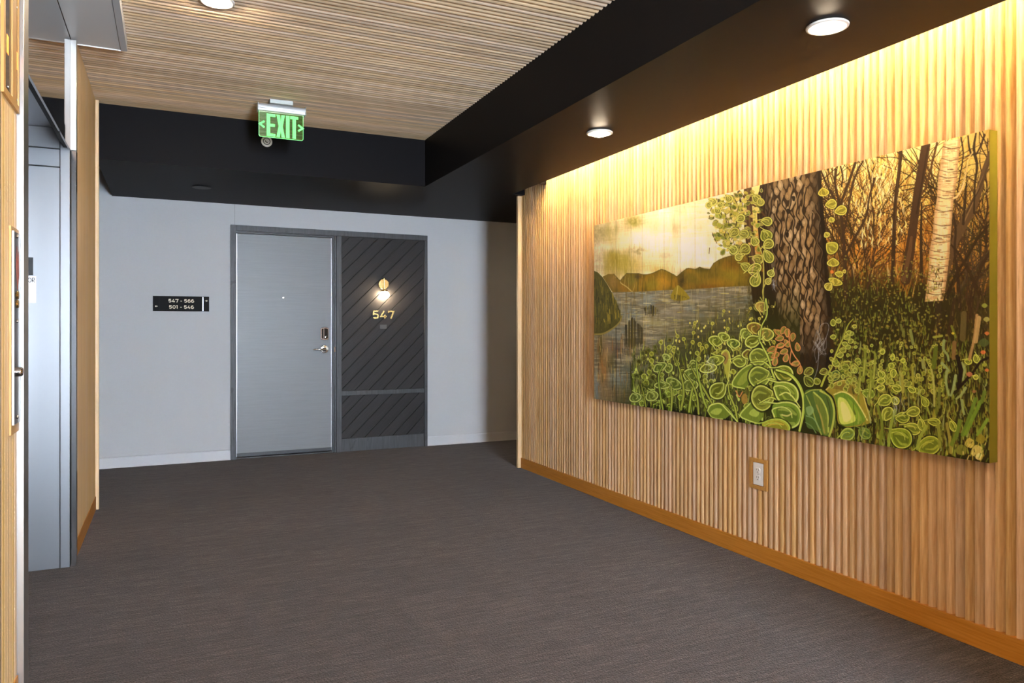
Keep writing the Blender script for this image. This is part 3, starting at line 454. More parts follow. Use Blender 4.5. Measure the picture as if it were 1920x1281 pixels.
class NT:
    def __init__(s, nt): s.nt = nt; s.L = nt.links
    def n(s, t, **kw):
        x = s.nt.nodes.new(t)
        for k, v in kw.items(): setattr(x, k, v)
        return x
    def link(s, a, b): s.L.new(a, b)
    def math(s, op, a, b=None, c=None):
        x = s.n('ShaderNodeMath', operation=op)
        for i, v in enumerate((a, b, c)):
            if v is None: continue
            if isinstance(v, (int, float)): x.inputs[i].default_value = v
            else: s.link(v, x.inputs[i])
        return x.outputs[0]
    def mix(s, fac, a, b, blend='MIX'):
        x = s.n('ShaderNodeMix', data_type='RGBA', blend_type=blend)
        for i, v in ((0, fac), (6, a), (7, b)):
            if isinstance(v, (int, float)): x.inputs[i].default_value = v
            elif isinstance(v, tuple): x.inputs[i].default_value = (*v, 1)
            else: s.link(v, x.inputs[i])
        return x.outputs[2]
    def noise(s, vec, scale, detail=2.0, rough=0.5):
        x = s.n('ShaderNodeTexNoise'); x.inputs['Scale'].default_value = scale
        x.inputs['Detail'].default_value = detail; x.inputs['Roughness'].default_value = rough
        s.link(vec, x.inputs['Vector']); return x.outputs['Fac']
    def mapping(s, vec, scale, loc=(0, 0, 0)):
        x = s.n('ShaderNodeMapping'); x.inputs['Scale'].default_value = scale
        x.inputs['Location'].default_value = loc
        s.link(vec, x.inputs['Vector']); return x.outputs[0]
    def ramp(s, fac, stops):
        x = s.n('ShaderNodeValToRGB'); e = x.color_ramp.elements
        while len(e) < len(stops): e.new(0.5)
        for el, (p, c) in zip(e, stops): el.position = p; el.color = (*c, 1)
        s.link(fac, x.inputs[0]); return x.outputs[0]
    def pos(s): return s.n('ShaderNodeNewGeometry').outputs['Position']
    def sep(s, v):
        x = s.n('ShaderNodeSeparateXYZ'); s.link(v, x.inputs[0]); return x.outputs
    def comb(s, a, b, c):
        x = s.n('ShaderNodeCombineXYZ')
        for i, v in enumerate((a, b, c)):
            if isinstance(v, (int, float)): x.inputs[i].default_value = v
            else: s.link(v, x.inputs[i])
        return x.outputs[0]
    def bump(s, h, dist, strength=1.0):
        x = s.n('ShaderNodeBump'); x.inputs['Distance'].default_value = dist
        x.inputs['Strength'].default_value = strength
        s.link(h, x.inputs['Height']); return x.outputs[0]

def wood_mat(name, along, across, pitch, off, light, dark, rough=0.42, var=0.55, coat=0.0):
    """solid oak laths: every lath gets its own tone and its own grain. along/across are axis indices."""
    m, nt, b = new_mat(name); k = NT(nt)
    P = k.sep(k.pos())
    t = k.math('DIVIDE', k.math('SUBTRACT', P[across], off), pitch)
    idx = k.math('FLOOR', t)
    wn = k.n('ShaderNodeTexWhiteNoise', noise_dimensions='1D'); k.link(idx, wn.inputs['W'])
    r = wn.outputs['Value']
    a = k.math('ADD', P[along], k.math('MULTIPLY', r, 37.0))
    # third axis
    third = 3 - along - across
    v = k.comb(k.math('MULTIPLY', P[across], 1.0), k.math('MULTIPLY', a, 0.045), k.math('MULTIPLY', P[third], 1.0))
    g1 = k.noise(v, 120.0, 4, 0.6)
    v2 = k.comb(k.math('MULTIPLY', P[across], 1.0), k.math('MULTIPLY', a, 0.012), k.math('ADD', P[third], r))
    g2 = k.noise(v2, 420.0, 2, 0.5)
    # cathedral figure
    w = k.n('ShaderNodeTexWave', wave_type='BANDS', bands_direction='X')
    w.inputs['Scale'].default_value = 26.0; w.inputs['Distortion'].default_value = 9.0
    w.inputs['Detail'].default_value = 2.0; w.inputs['Detail Scale'].default_value = 0.7
    k.link(k.comb(P[across], k.math('MULTIPLY', a, 0.16), k.math('MULTIPLY', r, 9.0)), w.inputs['Vector'])
    mid = tuple((x * 0.62 + y * 0.38) for x, y in zip(light, dark))
    c = k.ramp(g1, [(0.28, dark), (0.5, mid), (0.72, light)])
    c = k.mix(k.math('MULTIPLY', w.outputs['Fac'], 0.28), c, dark)
    c = k.mix(k.math('MULTIPLY', k.math('GREATER_THAN', g2, 0.62), 0.25), c, tuple(x * 0.7 for x in dark))
    tone = k.math('ADD', k.math('MULTIPLY', r, var), 1.0 - var * 0.55)
    hsv = k.n('ShaderNodeHueSaturation'); k.link(c, hsv.inputs['Color']); k.link(tone, hsv.inputs['Value'])
    wn2 = k.n('ShaderNodeTexWhiteNoise', noise_dimensions='1D')
    k.link(k.math('ADD', idx, 0.37), wn2.inputs['W'])
    k.link(k.math('ADD', 0.84, k.math('MULTIPLY', wn2.outputs['Value'], 0.3)), hsv.inputs['Saturation'])
    k.link(k.math('ADD', 0.494, k.math('MULTIPLY', wn2.outputs['Value'], 0.012)), hsv.inputs['Hue'])
    k.link(hsv.outputs[0], b.inputs['Base Color'])
    b.inputs['Roughness'].default_value = rough
    b.inputs['Coat Weight'].default_value = coat
    b.inputs['Coat Roughness'].default_value = 0.3
    k.link(k.bump(g1, 0.0003, 0.12), b.inputs['Normal'])
    return m

def link_obj(name, me, mat, parent=None):
    o = bpy.data.objects.new(name, me); COL.objects.link(o)
    if mat is not None and not me.materials: me.materials.append(mat)
    if parent is not None: o.parent = parent
    return o

def tag(o, label=None, cat=None, group=None, kind=None):
    if label: o['label'] = label
    if cat: o['category'] = cat
    if group: o['group'] = group
    if kind: o['kind'] = kind
    return o

def empty(name, loc, label, cat, group=None, kind=None):
    o = bpy.data.objects.new(name, None); COL.objects.link(o); o.location = loc
    o.empty_display_size = 0.1
    return tag(o, label, cat, group, kind)

class MB:
    """collects shapes, then becomes ONE mesh object (coordinates are world; parent offset is subtracted)"""
    def __init__(s): s.v = []; s.f = []; s.mi = []; s.m = 0
    def add(s, vs, fs):
        n = len(s.v); s.v += [tuple(p) for p in vs]
        s.f += [tuple(i + n for i in f) for f in fs]; s.mi += [s.m] * len(fs); return s
    def box(s, a, b):
        (x0, y0, z0), (x1, y1, z1) = [tuple(min(p, q) for p, q in zip(a, b)), tuple(max(p, q) for p, q in zip(a, b))]
        vs = [(x0, y0, z0), (x1, y0, z0), (x1, y1, z0), (x0, y1, z0), (x0, y0, z1), (x1, y0, z1), (x1, y1, z1), (x0, y1, z1)]
        return s.add(vs, [(3, 2, 1, 0), (4, 5, 6, 7), (0, 1, 5, 4), (1, 2, 6, 5), (2, 3, 7, 6), (3, 0, 4, 7)])
    def prism(s, poly, fn, d0, d1):
        """poly: 2D ccw outline; fn(p, q, d) -> xyz; d0..d1 extrusion"""
        n = len(poly)
        vs = [fn(p, q, d0) for p, q in poly] + [fn(p, q, d1) for p, q in poly]
        fs = [tuple(reversed(range(n))), tuple(range(n, 2 * n))]
        fs += [(i, (i + 1) % n, n + (i + 1) % n, n + i) for i in range(n)]
        return s.add(vs, fs)
    def lathe(s, prof, fn, n=48, close=False):
        """prof: [(r, d)]; fn(a, b, d) -> xyz"""
        vs = []; fs = []; k = len(prof)
        for i in range(n):
            t = 2 * math.pi * i / n
            for r, d in prof: vs.append(fn(r * math.cos(t), r * math.sin(t), d))
        for i in range(n):
            j = (i + 1) % n
            for q in range(k - 1): fs.append((i * k + q, j * k + q, j * k + q + 1, i * k + q + 1))
        if prof[0][0] > 1e-6: fs.append(tuple(i * k for i in reversed(range(n))))
        if prof[-1][0] > 1e-6: fs.append(tuple(i * k + k - 1 for i in range(n)))
        return s.add(vs, fs)
    def tube(s, pts, r, n=12, cap=True):
        P = [Vector(p) for p in pts]; rs = r if isinstance(r, (list, tuple)) else [r] * len(P)
        vs = []; fs = []; up = None
        for i, p in enumerate(P):
            d = (P[min(i + 1, len(P) - 1)] - P[max(i - 1, 0)]).normalized()
            if up is None:
                up = d.orthogonal().normalized()
            up = (up - d * up.dot(d)).normalized(); w = d.cross(up)
            for j in range(n):
                t = 2 * math.pi * j / n
                vs.append(tuple(p + (up * math.cos(t) + w * math.sin(t)) * rs[i]))
        for i in range(len(P) - 1):
            for j in range(n):
                fs.append((i * n + j, i * n + (j + 1) % n, (i + 1) * n + (j + 1) % n, (i + 1) * n + j))
        if cap:
            fs.append(tuple(reversed(range(n)))); fs.append(tuple((len(P) - 1) * n + j for j in range(n)))
        return s.add(vs, fs)
    def build(s, name, mats, parent=None, smooth=False, bevel=0.0, seg=2):
        off = Vector((0, 0, 0))
        if parent is not None:
            q = parent
            while q is not None: off = off + q.location; q = q.parent
        me = bpy.data.meshes.new(name)
        me.from_pydata([tuple(Vector(p) - off) for p in s.v], [], s.f)
        if not isinstance(mats, (list, tuple)): mats = [mats]
        for m in mats: me.materials.append(m)
        if len(mats) > 1: me.polygons.foreach_set('material_index', s.mi)
        bm = bmesh.new(); bm.from_mesh(me)
        bmesh.ops.recalc_face_normals(bm, faces=bm.faces); bm.to_mesh(me); bm.free()
        if smooth:
            me.polygons.foreach_set('use_smooth', [True] * len(me.polygons))
            me.set_sharp_from_angle(angle=math.radians(35))
        me.update()
        o = link_obj(name, me, None, parent)
        if bevel:
            b = o.modifiers.new('bevel', 'BEVEL'); b.width = bevel; b.segments = seg
            b.limit_method = 'ANGLE'; b.angle_limit = math.radians(40)
        return o

def XZ(y_front):            # plane facing -Y: d grows towards the viewer (-Y)
    return lambda p, q, d: (p, y_front - d, q)
def YZ(x, s):               # plane on a side wall: p is Y, d grows towards s*X
    return lambda p, q, d: (x + s * d, p, q)
def XYdown(z):              # hangs from a ceiling: d grows downwards
    return lambda p, q, d: (p, q, z - d)

def stroke(path, w, closed=False):
    """list of quads (as 2D polygons) -> one ribbon outline polygon for an open path with mitred joints"""
    P = [Vector(p) for p in path]; n = len(P); L = []; R = []
    for i in range(n):
        if closed:
            a = P[(i - 1) % n]; c = P[(i + 1) % n]
        else:
            a = P[i - 1] if i else None; c = P[i + 1] if i < n - 1 else None
        d0 = (P[i] - a).normalized() if a is not None else (c - P[i]).normalized()
        d1 = (c - P[i]).normalized() if c is not None else d0
        n0 = Vector((-d0.y, d0.x)); n1 = Vector((-d1.y, d1.x))
        m = (n0 + n1)
        m = m.normalized() if m.length > 1e-6 else n0
        k = 1.0 / max(m.dot(n0), 0.45)
        L.append(P[i] + m * (w / 2 * k)); R.append(P[i] - m * (w / 2 * k))
    return L, R

def ribbon(mb, path, w, fn, d0, d1, closed=False):
    L, R = stroke(path, w, closed); n = len(L)
    vs = [fn(p.x, p.y, d0) for p in L] + [fn(p.x, p.y, d0) for p in R] + [fn(p.x, p.y, d1) for p in L] + [fn(p.x, p.y, d1) for p in R]
    fs = []
    rng = range(n) if closed else range(n - 1)
    for i in rng:
        j = (i + 1) % n
        fs += [(2 * n + i, 2 * n + j, 3 * n + j, 3 * n + i), (i, n + i, n + j, j), (i, j, 2 * n + j, 2 * n + i), (n + j, n + i, 3 * n + i, 3 * n + j)]
    if not closed:
        fs += [(0, 2 * n, 3 * n, n), (n - 1, 2 * n - 1, 4 * n - 1, 3 * n - 1)]
    mb.add(vs, fs)

def arc(cx, cy, rx, ry, a0, a1, n=14):
    return [(cx + rx * math.cos(math.radians(a0 + (a1 - a0) * i / n)), cy + ry * math.sin(math.radians(a0 + (a1 - a0) * i / n))) for i in range(n + 1)]

GLYPH = {   # wide geometric figures, centre lines in a box about 1 wide and 1 high
    '5': [[(0.86, 0.93), (0.20, 0.93), (0.13, 0.53)] + arc(0.45, 0.33, 0.42, 0.26, 128, -140, 18)],
    '4': [[(0.60, 0.98), (0.08, 0.27), (1.00, 0.27)], [(0.72, 0.50), (0.72, 0.0)]],
    '7': [[(0.10, 0.74), (0.10, 0.93), (0.92, 0.93), (0.46, 0.0)]],
    '6': [arc(0.56, 0.52, 0.46, 0.43, 62, 180, 10) + arc(0.52, 0.34, 0.42, 0.27, 180, 540, 24)],
    '0': [arc(0.52, 0.5, 0.44, 0.43, 0, 360, 28)],
    '1': [[(0.10, 0.93), (0.40, 0.93), (0.40, 0.0)]],
    '-': [[(0.1, 0.42), (0.6, 0.42)]],
}
ADV = {'1': 0.72, '-': 0.75, ' ': 0.45}
def glyphs(text, x0, z0, hgt, wid, w, fn, d0, d1, gap=0.22):
    """one MB per character"""
    out = []; x = x0
    for ch in text:
        if ch in GLYPH:
            mb = MB()
            for path in GLYPH[ch]:
                pts = [(x + p * wid, z0 + q * hgt) for p, q in path]
                ribbon(mb, pts, w, fn, d0, d1)
            out.append((ch, mb))
        x += (ADV.get(ch, 1.0) + (gap if ch != ' ' else 0)) * wid
    return out, x

def slat_profile(pitch):
    """one lath, centre 0: (across, out): a gently curved face that falls away to one side"""
    h = SL_H
    return [(-0.5, 0.0), (-0.28, h * 0.06), (-0.10, h * 0.30), (0.0, h * 0.58), (0.08, h * 0.80), (0.18, h * 0.92), (0.32, h * 0.98), (0.46, h), (0.485, h * 0.96), (0.497, h * 0.85), (0.499, 0.0)]
SL_H = 0.022
PITCH = 0.0381

def flat_profile(h): return [(-0.5, h * 0.86), (-0.49, h * 0.96), (-0.475, h), (0.475, h), (0.49, h * 0.96), (0.5, h * 0.86)]
def slats(mb, fn, a0, a1, l0, l1, flat=False):
    """laths across a0..a1 (exact pitch from a0), running l0..l1; fn(across, along, out)"""
    n = int(round((a1 - a0) / PITCH)); prof = flat_profile(SL_H) if flat else slat_profile(PITCH)
    pts = []
    for i in range(n):
        c = a0 + (i + 0.5) * PITCH
        for k, (p, q) in enumerate(prof):
            if k == 0 and i: continue
            pts.append((c + p * PITCH, q))
    m = len(pts)
    vs = [fn(a, l0, q) for a, q in pts] + [fn(a, l1, q) for a, q in pts]
    fs = [(i, i + 1, m + i + 1, m + i) for i in range(m - 1)]
    # solid core so that the panel has thickness and closed ends
    vs += [fn(pts[0][0], l0, -0.02), fn(pts[-1][0], l0, -0.02), fn(pts[0][0], l1, -0.02), fn(pts[-1][0], l1, -0.02)]
    b = 2 * m
    fs += [(b, b + 1, b + 3, b + 2), (0, m, b + 2, b), (m - 1, b + 1, b + 3, 2 * m - 1)]
    fs += [tuple([b] + list(range(m)) + [b + 1]), tuple([b + 2] + list(range(m, 2 * m)) + [b + 3])]
    mb.add(vs, fs)

# ------------------------------------------------------------------ measures (metres)
XR, XL = 2.815, -0.458          # groove planes of the two lath walls are a little behind
YB = 7.31                       # grey wall across the corridor
ZC, ZS = 2.767, 2.387           # lath ceiling, underside of the dark soffit
YF, XS, XE = 5.746, 1.900, 2.692
YR = -3.2                       # wall behind the camera
ENDR, ENDL = 5.83, 5.70

# ------------------------------------------------------------------ materials
OAK_L, OAK_D = (0.72, 0.50, 0.29), (0.47, 0.265, 0.115)
M_wall_oak = wood_mat('oak_wall', 2, 1, PITCH, ENDR - 0.03, OAK_L, OAK_D, var=0.30)
M_left_oak = wood_mat('oak_wall_left', 2, 1, PITCH, ENDL - 0.03, (0.95, 0.67, 0.34), (0.78, 0.49, 0.21), var=0.12)
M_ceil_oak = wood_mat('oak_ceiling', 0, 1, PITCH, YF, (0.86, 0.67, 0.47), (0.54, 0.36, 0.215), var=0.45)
M_base_oak = wood_mat('oak_base', 1, 2, 5.0, -1, (0.58, 0.275, 0.105), (0.43, 0.185, 0.062), var=0.0)
M_trim_oak = wood_mat('oak_trim', 2, 0, 5.0, -1, (0.74, 0.56, 0.38), (0.58, 0.40, 0.24), var=0.0)
M_sur_oak = wood_mat('oak_surround', 2, 1, 5.0, -1, (0.60, 0.36, 0.17), (0.42, 0.22, 0.09), var=0.0)

def wall_paint(name, col, rough=0.75, bump=0.0004):
    m, nt, b = new_mat(name); k = NT(nt)
    p = k.pos(); g = k.noise(p, 3.0, 3); f = k.noise(p, 260.0, 2)
    c = k.mix(k.math('MULTIPLY', g, 0.10), col, tuple(x * 0.86 for x in col))
    k.link(c, b.inputs['Base Color']); b.inputs['Roughness'].default_value = rough
    k.link(k.bump(f, bump, 0.4), b.inputs['Normal'])
    return m
M_paint = wall_paint('grey_paint', (0.52, 0.52, 0.53))
M_white = wall_paint('white_ceiling_paint', (0.6, 0.6, 0.6))
M_black = wall_paint('black_paint', (0.0100, 0.0094, 0.0104), rough=0.42, bump=0.0002)
M_black.node_tree.nodes['Principled BSDF'].inputs['Specular IOR Level'].default_value = 0.03
M_cove = simple('cove_base', (0.55, 0.55, 0.57), 0.5)

def carpet_mat():
    m, nt, b = new_mat('carpet'); k = NT(nt)
    p = k.pos()
    v1 = k.mapping(p, (1.6, 22.0, 1.0)); s1 = k.noise(v1, 2.0, 5, 0.65)
    v2 = k.mapping(p, (8.0, 75.0, 1.0)); s2 = k.noise(v2, 1.6, 3, 0.6)
    t = k.n('ShaderNodeTexVoronoi', feature='F1'); t.inputs['Scale'].default_value = 150.0
    k.link(p, t.inputs['Vector'])
    t2 = k.noise(p, 175.0, 3, 0.6)
    big = k.noise(p, 1.3, 2)
    f = k.math('ADD', k.math('MULTIPLY', s1, 0.5), k.math('MULTIPLY', s2, 0.5))
    c = k.ramp(f, [(0.38, (0.0245, 0.0180, 0.0190)), (0.5, (0.0540, 0.0420, 0.0425)), (0.61, (0.104, 0.083, 0.079))])
    sp = k.ramp(t2, [(0.36, (0.25, 0.25, 0.25)), (0.52, (0.95, 0.95, 0.95)), (0.66, (2.3, 2.2, 2.1))])
    c = k.mix(1.0, c, sp, 'MULTIPLY')
    c = k.mix(k.math('MULTIPLY', big, 0.2), c, (0.058, 0.046, 0.047))
    P = k.sep(p); row = k.math('FLOOR', k.math('DIVIDE', P[1], 0.46)); ofs = k.math('MULTIPLY', k.math('MODULO', row, 2.0), 0.46)
    wn = k.n('ShaderNodeTexWhiteNoise', noise_dimensions='2D')
    k.link(k.comb(k.math('FLOOR', k.math('DIVIDE', k.math('ADD', P[0], ofs), 0.92)), row, 0.0), wn.inputs['Vector'])
    hv = k.n('ShaderNodeHueSaturation'); k.link(c, hv.inputs['Color']); k.link(k.math('ADD', 0.83, k.math('MULTIPLY', wn.outputs['Value'], 0.22)), hv.inputs['Value'])
    c = hv.outputs[0]
    k.link(c, b.inputs['Base Color']); b.inputs['Roughness'].default_value = 0.95
    b.inputs['Specular IOR Level'].default_value = 0.15
    b.inputs['Sheen Weight'].default_value = 0.15
    hgt = k.math('ADD', k.math('MULTIPLY', t.outputs['Distance'], -1.0), k.math('MULTIPLY', t2, 0.8))
    k.link(k.bump(hgt, 0.005, 0.55), b.inputs['Normal'])
    return m
M_carpet = carpet_mat()

def brushed(name, col, rough, axis_scale, amt=0.06):
    m, nt, b = new_mat(name); k = NT(nt)
    g = k.noise(k.mapping(k.pos(), axis_scale), 4.0, 3, 0.6)
    k.link(k.math('ADD', rough - amt / 2, k.math('MULTIPLY', g, amt)), b.inputs['Roughness'])
    c = k.mix(g, tuple(x * 0.985 for x in col), col)
    k.link(c, b.inputs['Base Color']); b.inputs['Metallic'].default_value = 1.0
    k.link(k.bump(g, 0.00002, 0.02), b.inputs['Normal'])
    return m
M_steel = brushed('brushed_steel', (0.36, 0.365, 0.38), 0.30, (260, 260, 0.5), 0.025)
M_rail = brushed('satin_steel', (0.66, 0.645, 0.625), 0.30, (300, 300, 4), 0.1)
M_mirror = brushed('polished_steel', (0.72, 0.71, 0.70), 0.045, (60, 3, 3), 0.02)
M_railcover = brushed('rail_cover_steel', (0.66, 0.67, 0.69), 0.16, (300, 300, 4), 0.06)
M_dglass = simple('smoked_mirror', (0.22, 0.21, 0.21), 0.10, 0.9)
M_plate = simple('dark_steel_plate', (0.14, 0.14, 0.14), 0.16, 0.85)
M_screw = simple('screw_steel', (0.8, 0.78, 0.74), 0.25, 1.0)
M_housing = simple('grey_metal', (0.86, 0.85, 0.84), 0.4, 0.1)
M_hlip = simple('light_grey_metal', (0.70, 0.70, 0.71), 0.4, 0.1)
M_dark = simple('dark_gap', (0.008, 0.008, 0.008), 0.7)
M_orange = simple('orange_indicator', (0.9, 0.3, 0.05), 0.4, 0, (1.0, 0.28, 0.04), 1.6)
M_redprint = simple('red_print', (0.30, 0.055, 0.03), 0.4)
M_whiteplate = simple('white_plate', (0.8, 0.8, 0.8), 0.4)
M_blackprint = simple('black_print', (0.01, 0.01, 0.01), 0.4)

def dark_wood():
    m, nt, b = new_mat('charcoal_wood'); k = NT(nt)
    p = k.pos(); g = k.noise(k.mapping(p, (26, 26, 2.0)), 3.0, 4, 0.6)
    kn = k.noise(k.mapping(p, (9, 9, 5)), 2.2, 1)
    c = k.ramp(g, [(0.3, (0.026, 0.027, 0.030)), (0.7, (0.060, 0.062, 0.067))])
    c = k.mix(k.math('MULTIPLY', k.math('GREATER_THAN', kn, 0.70), 0.5), c, (0.012, 0.012, 0.014))
    k.link(c, b.inputs['Base Color']); b.inputs['Roughness'].default_value = 0.5
    k.link(k.bump(g, 0.0006, 0.4), b.inputs['Normal'])
    return m
M_charwood = dark_wood()
def plank_mat():
    m, nt, b = new_mat('charcoal_planks'); k = NT(nt)
    P = k.sep(k.pos())
    a = k.math('ADD', P[0], P[2]); c_ = k.math('SUBTRACT', P[2], P[0])
    g = k.noise(k.comb(k.math('MULTIPLY', a, 1.2), k.math('MULTIPLY', c_, 24.0), 0.0), 3.0, 4, 0.6)
    idx = k.math('FLOOR', k.math('DIVIDE', k.math('SUBTRACT', c_, 0.362), 0.1437))
    wn = k.n('ShaderNodeTexWhiteNoise', noise_dimensions='1D'); k.link(idx, wn.inputs['W'])
    c = k.ramp(g, [(0.3, (0.021, 0.019, 0.0195)), (0.7, (0.033, 0.030, 0.0305))])
    hsv = k.n('ShaderNodeHueSaturation'); k.link(c, hsv.inputs['Color'])
    k.link(k.math('ADD', 0.88, k.math('MULTIPLY', wn.outputs['Value'], 0.25)), hsv.inputs['Value'])
    k.link(hsv.outputs[0], b.inputs['Base Color']); b.inputs['Roughness'].default_value = 0.5; b.inputs['Specular IOR Level'].default_value = 0.2
    k.link(k.bump(g, 0.0005, 0.4), b.inputs['Normal'])
    return m
M_planks = plank_mat()
def door_mat():
    m, nt, b = new_mat('grey_door_laminate'); k = NT(nt)
    p = k.pos(); g = k.noise(k.mapping(p, (1.2, 1.2, 38.0)), 3.0, 3, 0.6); big = k.noise(p, 2.2, 3)
    c = k.ramp(g, [(0.3, (0.176, 0.183, 0.193)), (0.7, (0.196, 0.203, 0.214))])
    c = k.mix(k.math('MULTIPLY', big, 0.25), c, (0.155, 0.160, 0.168))
    k.link(c, b.inputs['Base Color']); b.inputs['Roughness'].default_value = 0.42
    k.link(k.bump(g, 0.0004, 0.35), b.inputs['Normal'])
    return m
M_door = door_mat()
M_jamb = simple('dark_grey_steel_jamb', (0.035, 0.036, 0.038), 0.4, 0.2)
M_edge = simple('door_edge_metal', (0.55, 0.56, 0.58), 0.35, 0.6)
M_chrome = simple('chrome', (0.82, 0.82, 0.83), 0.12, 1.0)
M_blackgloss = simple('black_gloss', (0.012, 0.012, 0.012), 0.12)
M_brass = simple('brushed_brass', (0.86, 0.64, 0.27), 0.26, 1.0)
M_signblack = simple('sign_black', (0.006, 0.006, 0.006), 0.6, spec=0.12)
M_cream = simple('cream_print', (0.85, 0.76, 0.58), 0.5)
M_greyplq = simple('grey_plaque', (0.065, 0.065, 0.068), 0.5)
M_alu = simple('anodised_aluminium', (0.66, 0.66, 0.68), 0.48, 0.5)
M_alupaint = simple('grey_painted_canopy', (0.50, 0.53, 0.52), 0.5, 0.2)
M_whiteplastic = simple('white_plastic', (0.82, 0.82, 0.84), 0.35)
M_slotdark = simple('slot_dark', (0.03, 0.03, 0.03), 0.6)
M_whitemetal = simple('white_trim_ring', (0.85, 0.82, 0.78), 0.35)
M_exit = simple('exit_letters', (0.15, 0.8, 0.2), 0.5, 0, (0.14, 1.0, 0.13), 0.95)
M_exitedge = simple('lit_acrylic_edge', (0.3, 0.9, 0.3), 0.3, 0, (0.22, 0.95, 0.25), 0.75)
def acrylic():
    m, nt, b = new_mat('green_clear_acrylic'); k = NT(nt)
    tr = k.n('ShaderNodeBsdfTransparent'); tr.inputs[0].default_value = (0.18, 0.34, 0.10, 1)
    gl = k.n('ShaderNodeBsdfGlossy'); gl.inputs['Roughness'].default_value = 0.02; gl.inputs[0].default_value = (0.85, 0.9, 0.55, 1)
    em = k.n('ShaderNodeEmission'); em.inputs[0].default_value = (0.02, 0.35, 0.02, 1); em.inputs[1].default_value = 0.10
    mx = k.n('ShaderNodeMixShader'); mx.inputs[0].default_value = 0.42; k.link(tr.outputs[0], mx.inputs[1]); k.link(gl.outputs[0], mx.inputs[2])
    ad = k.n('ShaderNodeAddShader'); k.link(mx.outputs[0], ad.inputs[0]); k.link(em.outputs[0], ad.inputs[1])
    out = nt.nodes['Material Output']; k.link(ad.outputs[0], out.inputs['Surface'])
    nt.nodes.remove(b)
    return m
M_acrylic = acrylic()
def pane_mat():
    m, nt, b = new_mat('clear_pane'); k = NT(nt)
    tr = k.n('ShaderNodeBsdfTransparent'); gl = k.n('ShaderNodeBsdfGlossy'); gl.inputs['Roughness'].default_value = 0.02
    fr = k.n('ShaderNodeFresnel'); fr.inputs[0].default_value = 1.3
    mx = k.n('ShaderNodeMixShader'); k.link(fr.outputs[0], mx.inputs[0]); k.link(tr.outputs[0], mx.inputs[1]); k.link(gl.outputs[0], mx.inputs[2])
    k.link(mx.outputs[0], nt.nodes['Material Output'].inputs['Surface']); nt.nodes.remove(b)
    return m
M_pane = pane_mat()
WARM = (1.0, 0.70, 0.40)
M_lens = simple('lit_lens', (1, 0.95, 0.85), 0.4, 0, (1.0, 0.80, 0.56), DL_E)
M_lens_high = simple('lit_lens_high', (1, 0.95, 0.85), 0.4, 0, (1.0, 0.80, 0.56), DL_E2)
M_lens_soft = simple('lit_lens_rim', (0.9, 0.86, 0.8), 0.4, 0, (1.0, 0.82, 0.6), 0.8)
M_led = simple('led_strip', (1, 0.9, 0.7), 0.5, 0, (1.0, 0.69, 0.30), LED_E)
M_bulb = simple('lit_bulb', (1, 0.95, 0.85), 0.4, 0, (1.0, 0.78, 0.50), BULB_E)
M_green = simple('green_canvas_edge', (0.27, 0.255, 0.028), 0.55)

# ------------------------------------------------------------------ the setting
def struct(o, label, cat): return tag(o, label, cat, None, 'structure')

fl = MB().box((-4.5, -0.2, -0.06), (6.2, YB + 0.1, 0.0)).build('floor', M_carpet)
struct(fl, 'dark brown grey streaked carpet over the whole lobby floor', 'floor')

struct(MB().box((-4.5, YR, -0.06), (6.2, -0.2, 0.0)).build('floor_bounce', simple('pale_bounce_floor', (0.72, 0.68, 0.62), 0.6)), 'added pale floor behind the camera bouncing sunlight up to the ceiling', 'floor')  # unseen pale floor, added to bounce sun onto the lath ceiling
wb = MB(); wb.box((-4.5, YB, 0), (0.53, YB + 0.12, ZC + 0.1)); wb.box((2.43, YB, 0), (6.2, YB + 0.12, ZC + 0.1))
wb.box((0.53, YB, 2.185), (2.43, YB + 0.12, ZC + 0.1)); wb.box((1.53, YB + 0.02, 0), (2.43, YB + 0.12, 2.185))
wb.box((0.53, YB + 0.075, 0), (1.53, YB + 0.12, 2.185))
struct(wb.build('wall_back', M_paint), 'pale grey painted wall across the corridor behind the door', 'wall')
sm = MB().box((0.5535, YB - 0.0012, 2.19), (0.5565, YB + 0.01, ZS)).build('trim_1', simple('joint_grey', (0.22, 0.22, 0.22), 0.7))
struct(sm, 'thin vertical joint line in grey wall above the door frame', 'joint')

def base_profile(x0, x1):
    mb = MB()
    prof = [(0.0, 0.0), (0.016, 0.0), (0.012, 0.012), (0.010, 0.085), (0.006, 0.094), (0.0, 0.096)]
    mb.prism(prof, lambda p, q, d: (d, YB - p, q), x0, x1); return mb
struct(base_profile(-4.5, 0.518).build('baseboard_back', M_cove), 'low pale grey baseboard along grey wall on the sign side of the door', 'baseboard')
struct(base_profile(2.438, 6.2).build('baseboard_back.001', M_cove), 'low pale grey baseboard along grey wall beyond the diagonal plank panel', 'baseboard')

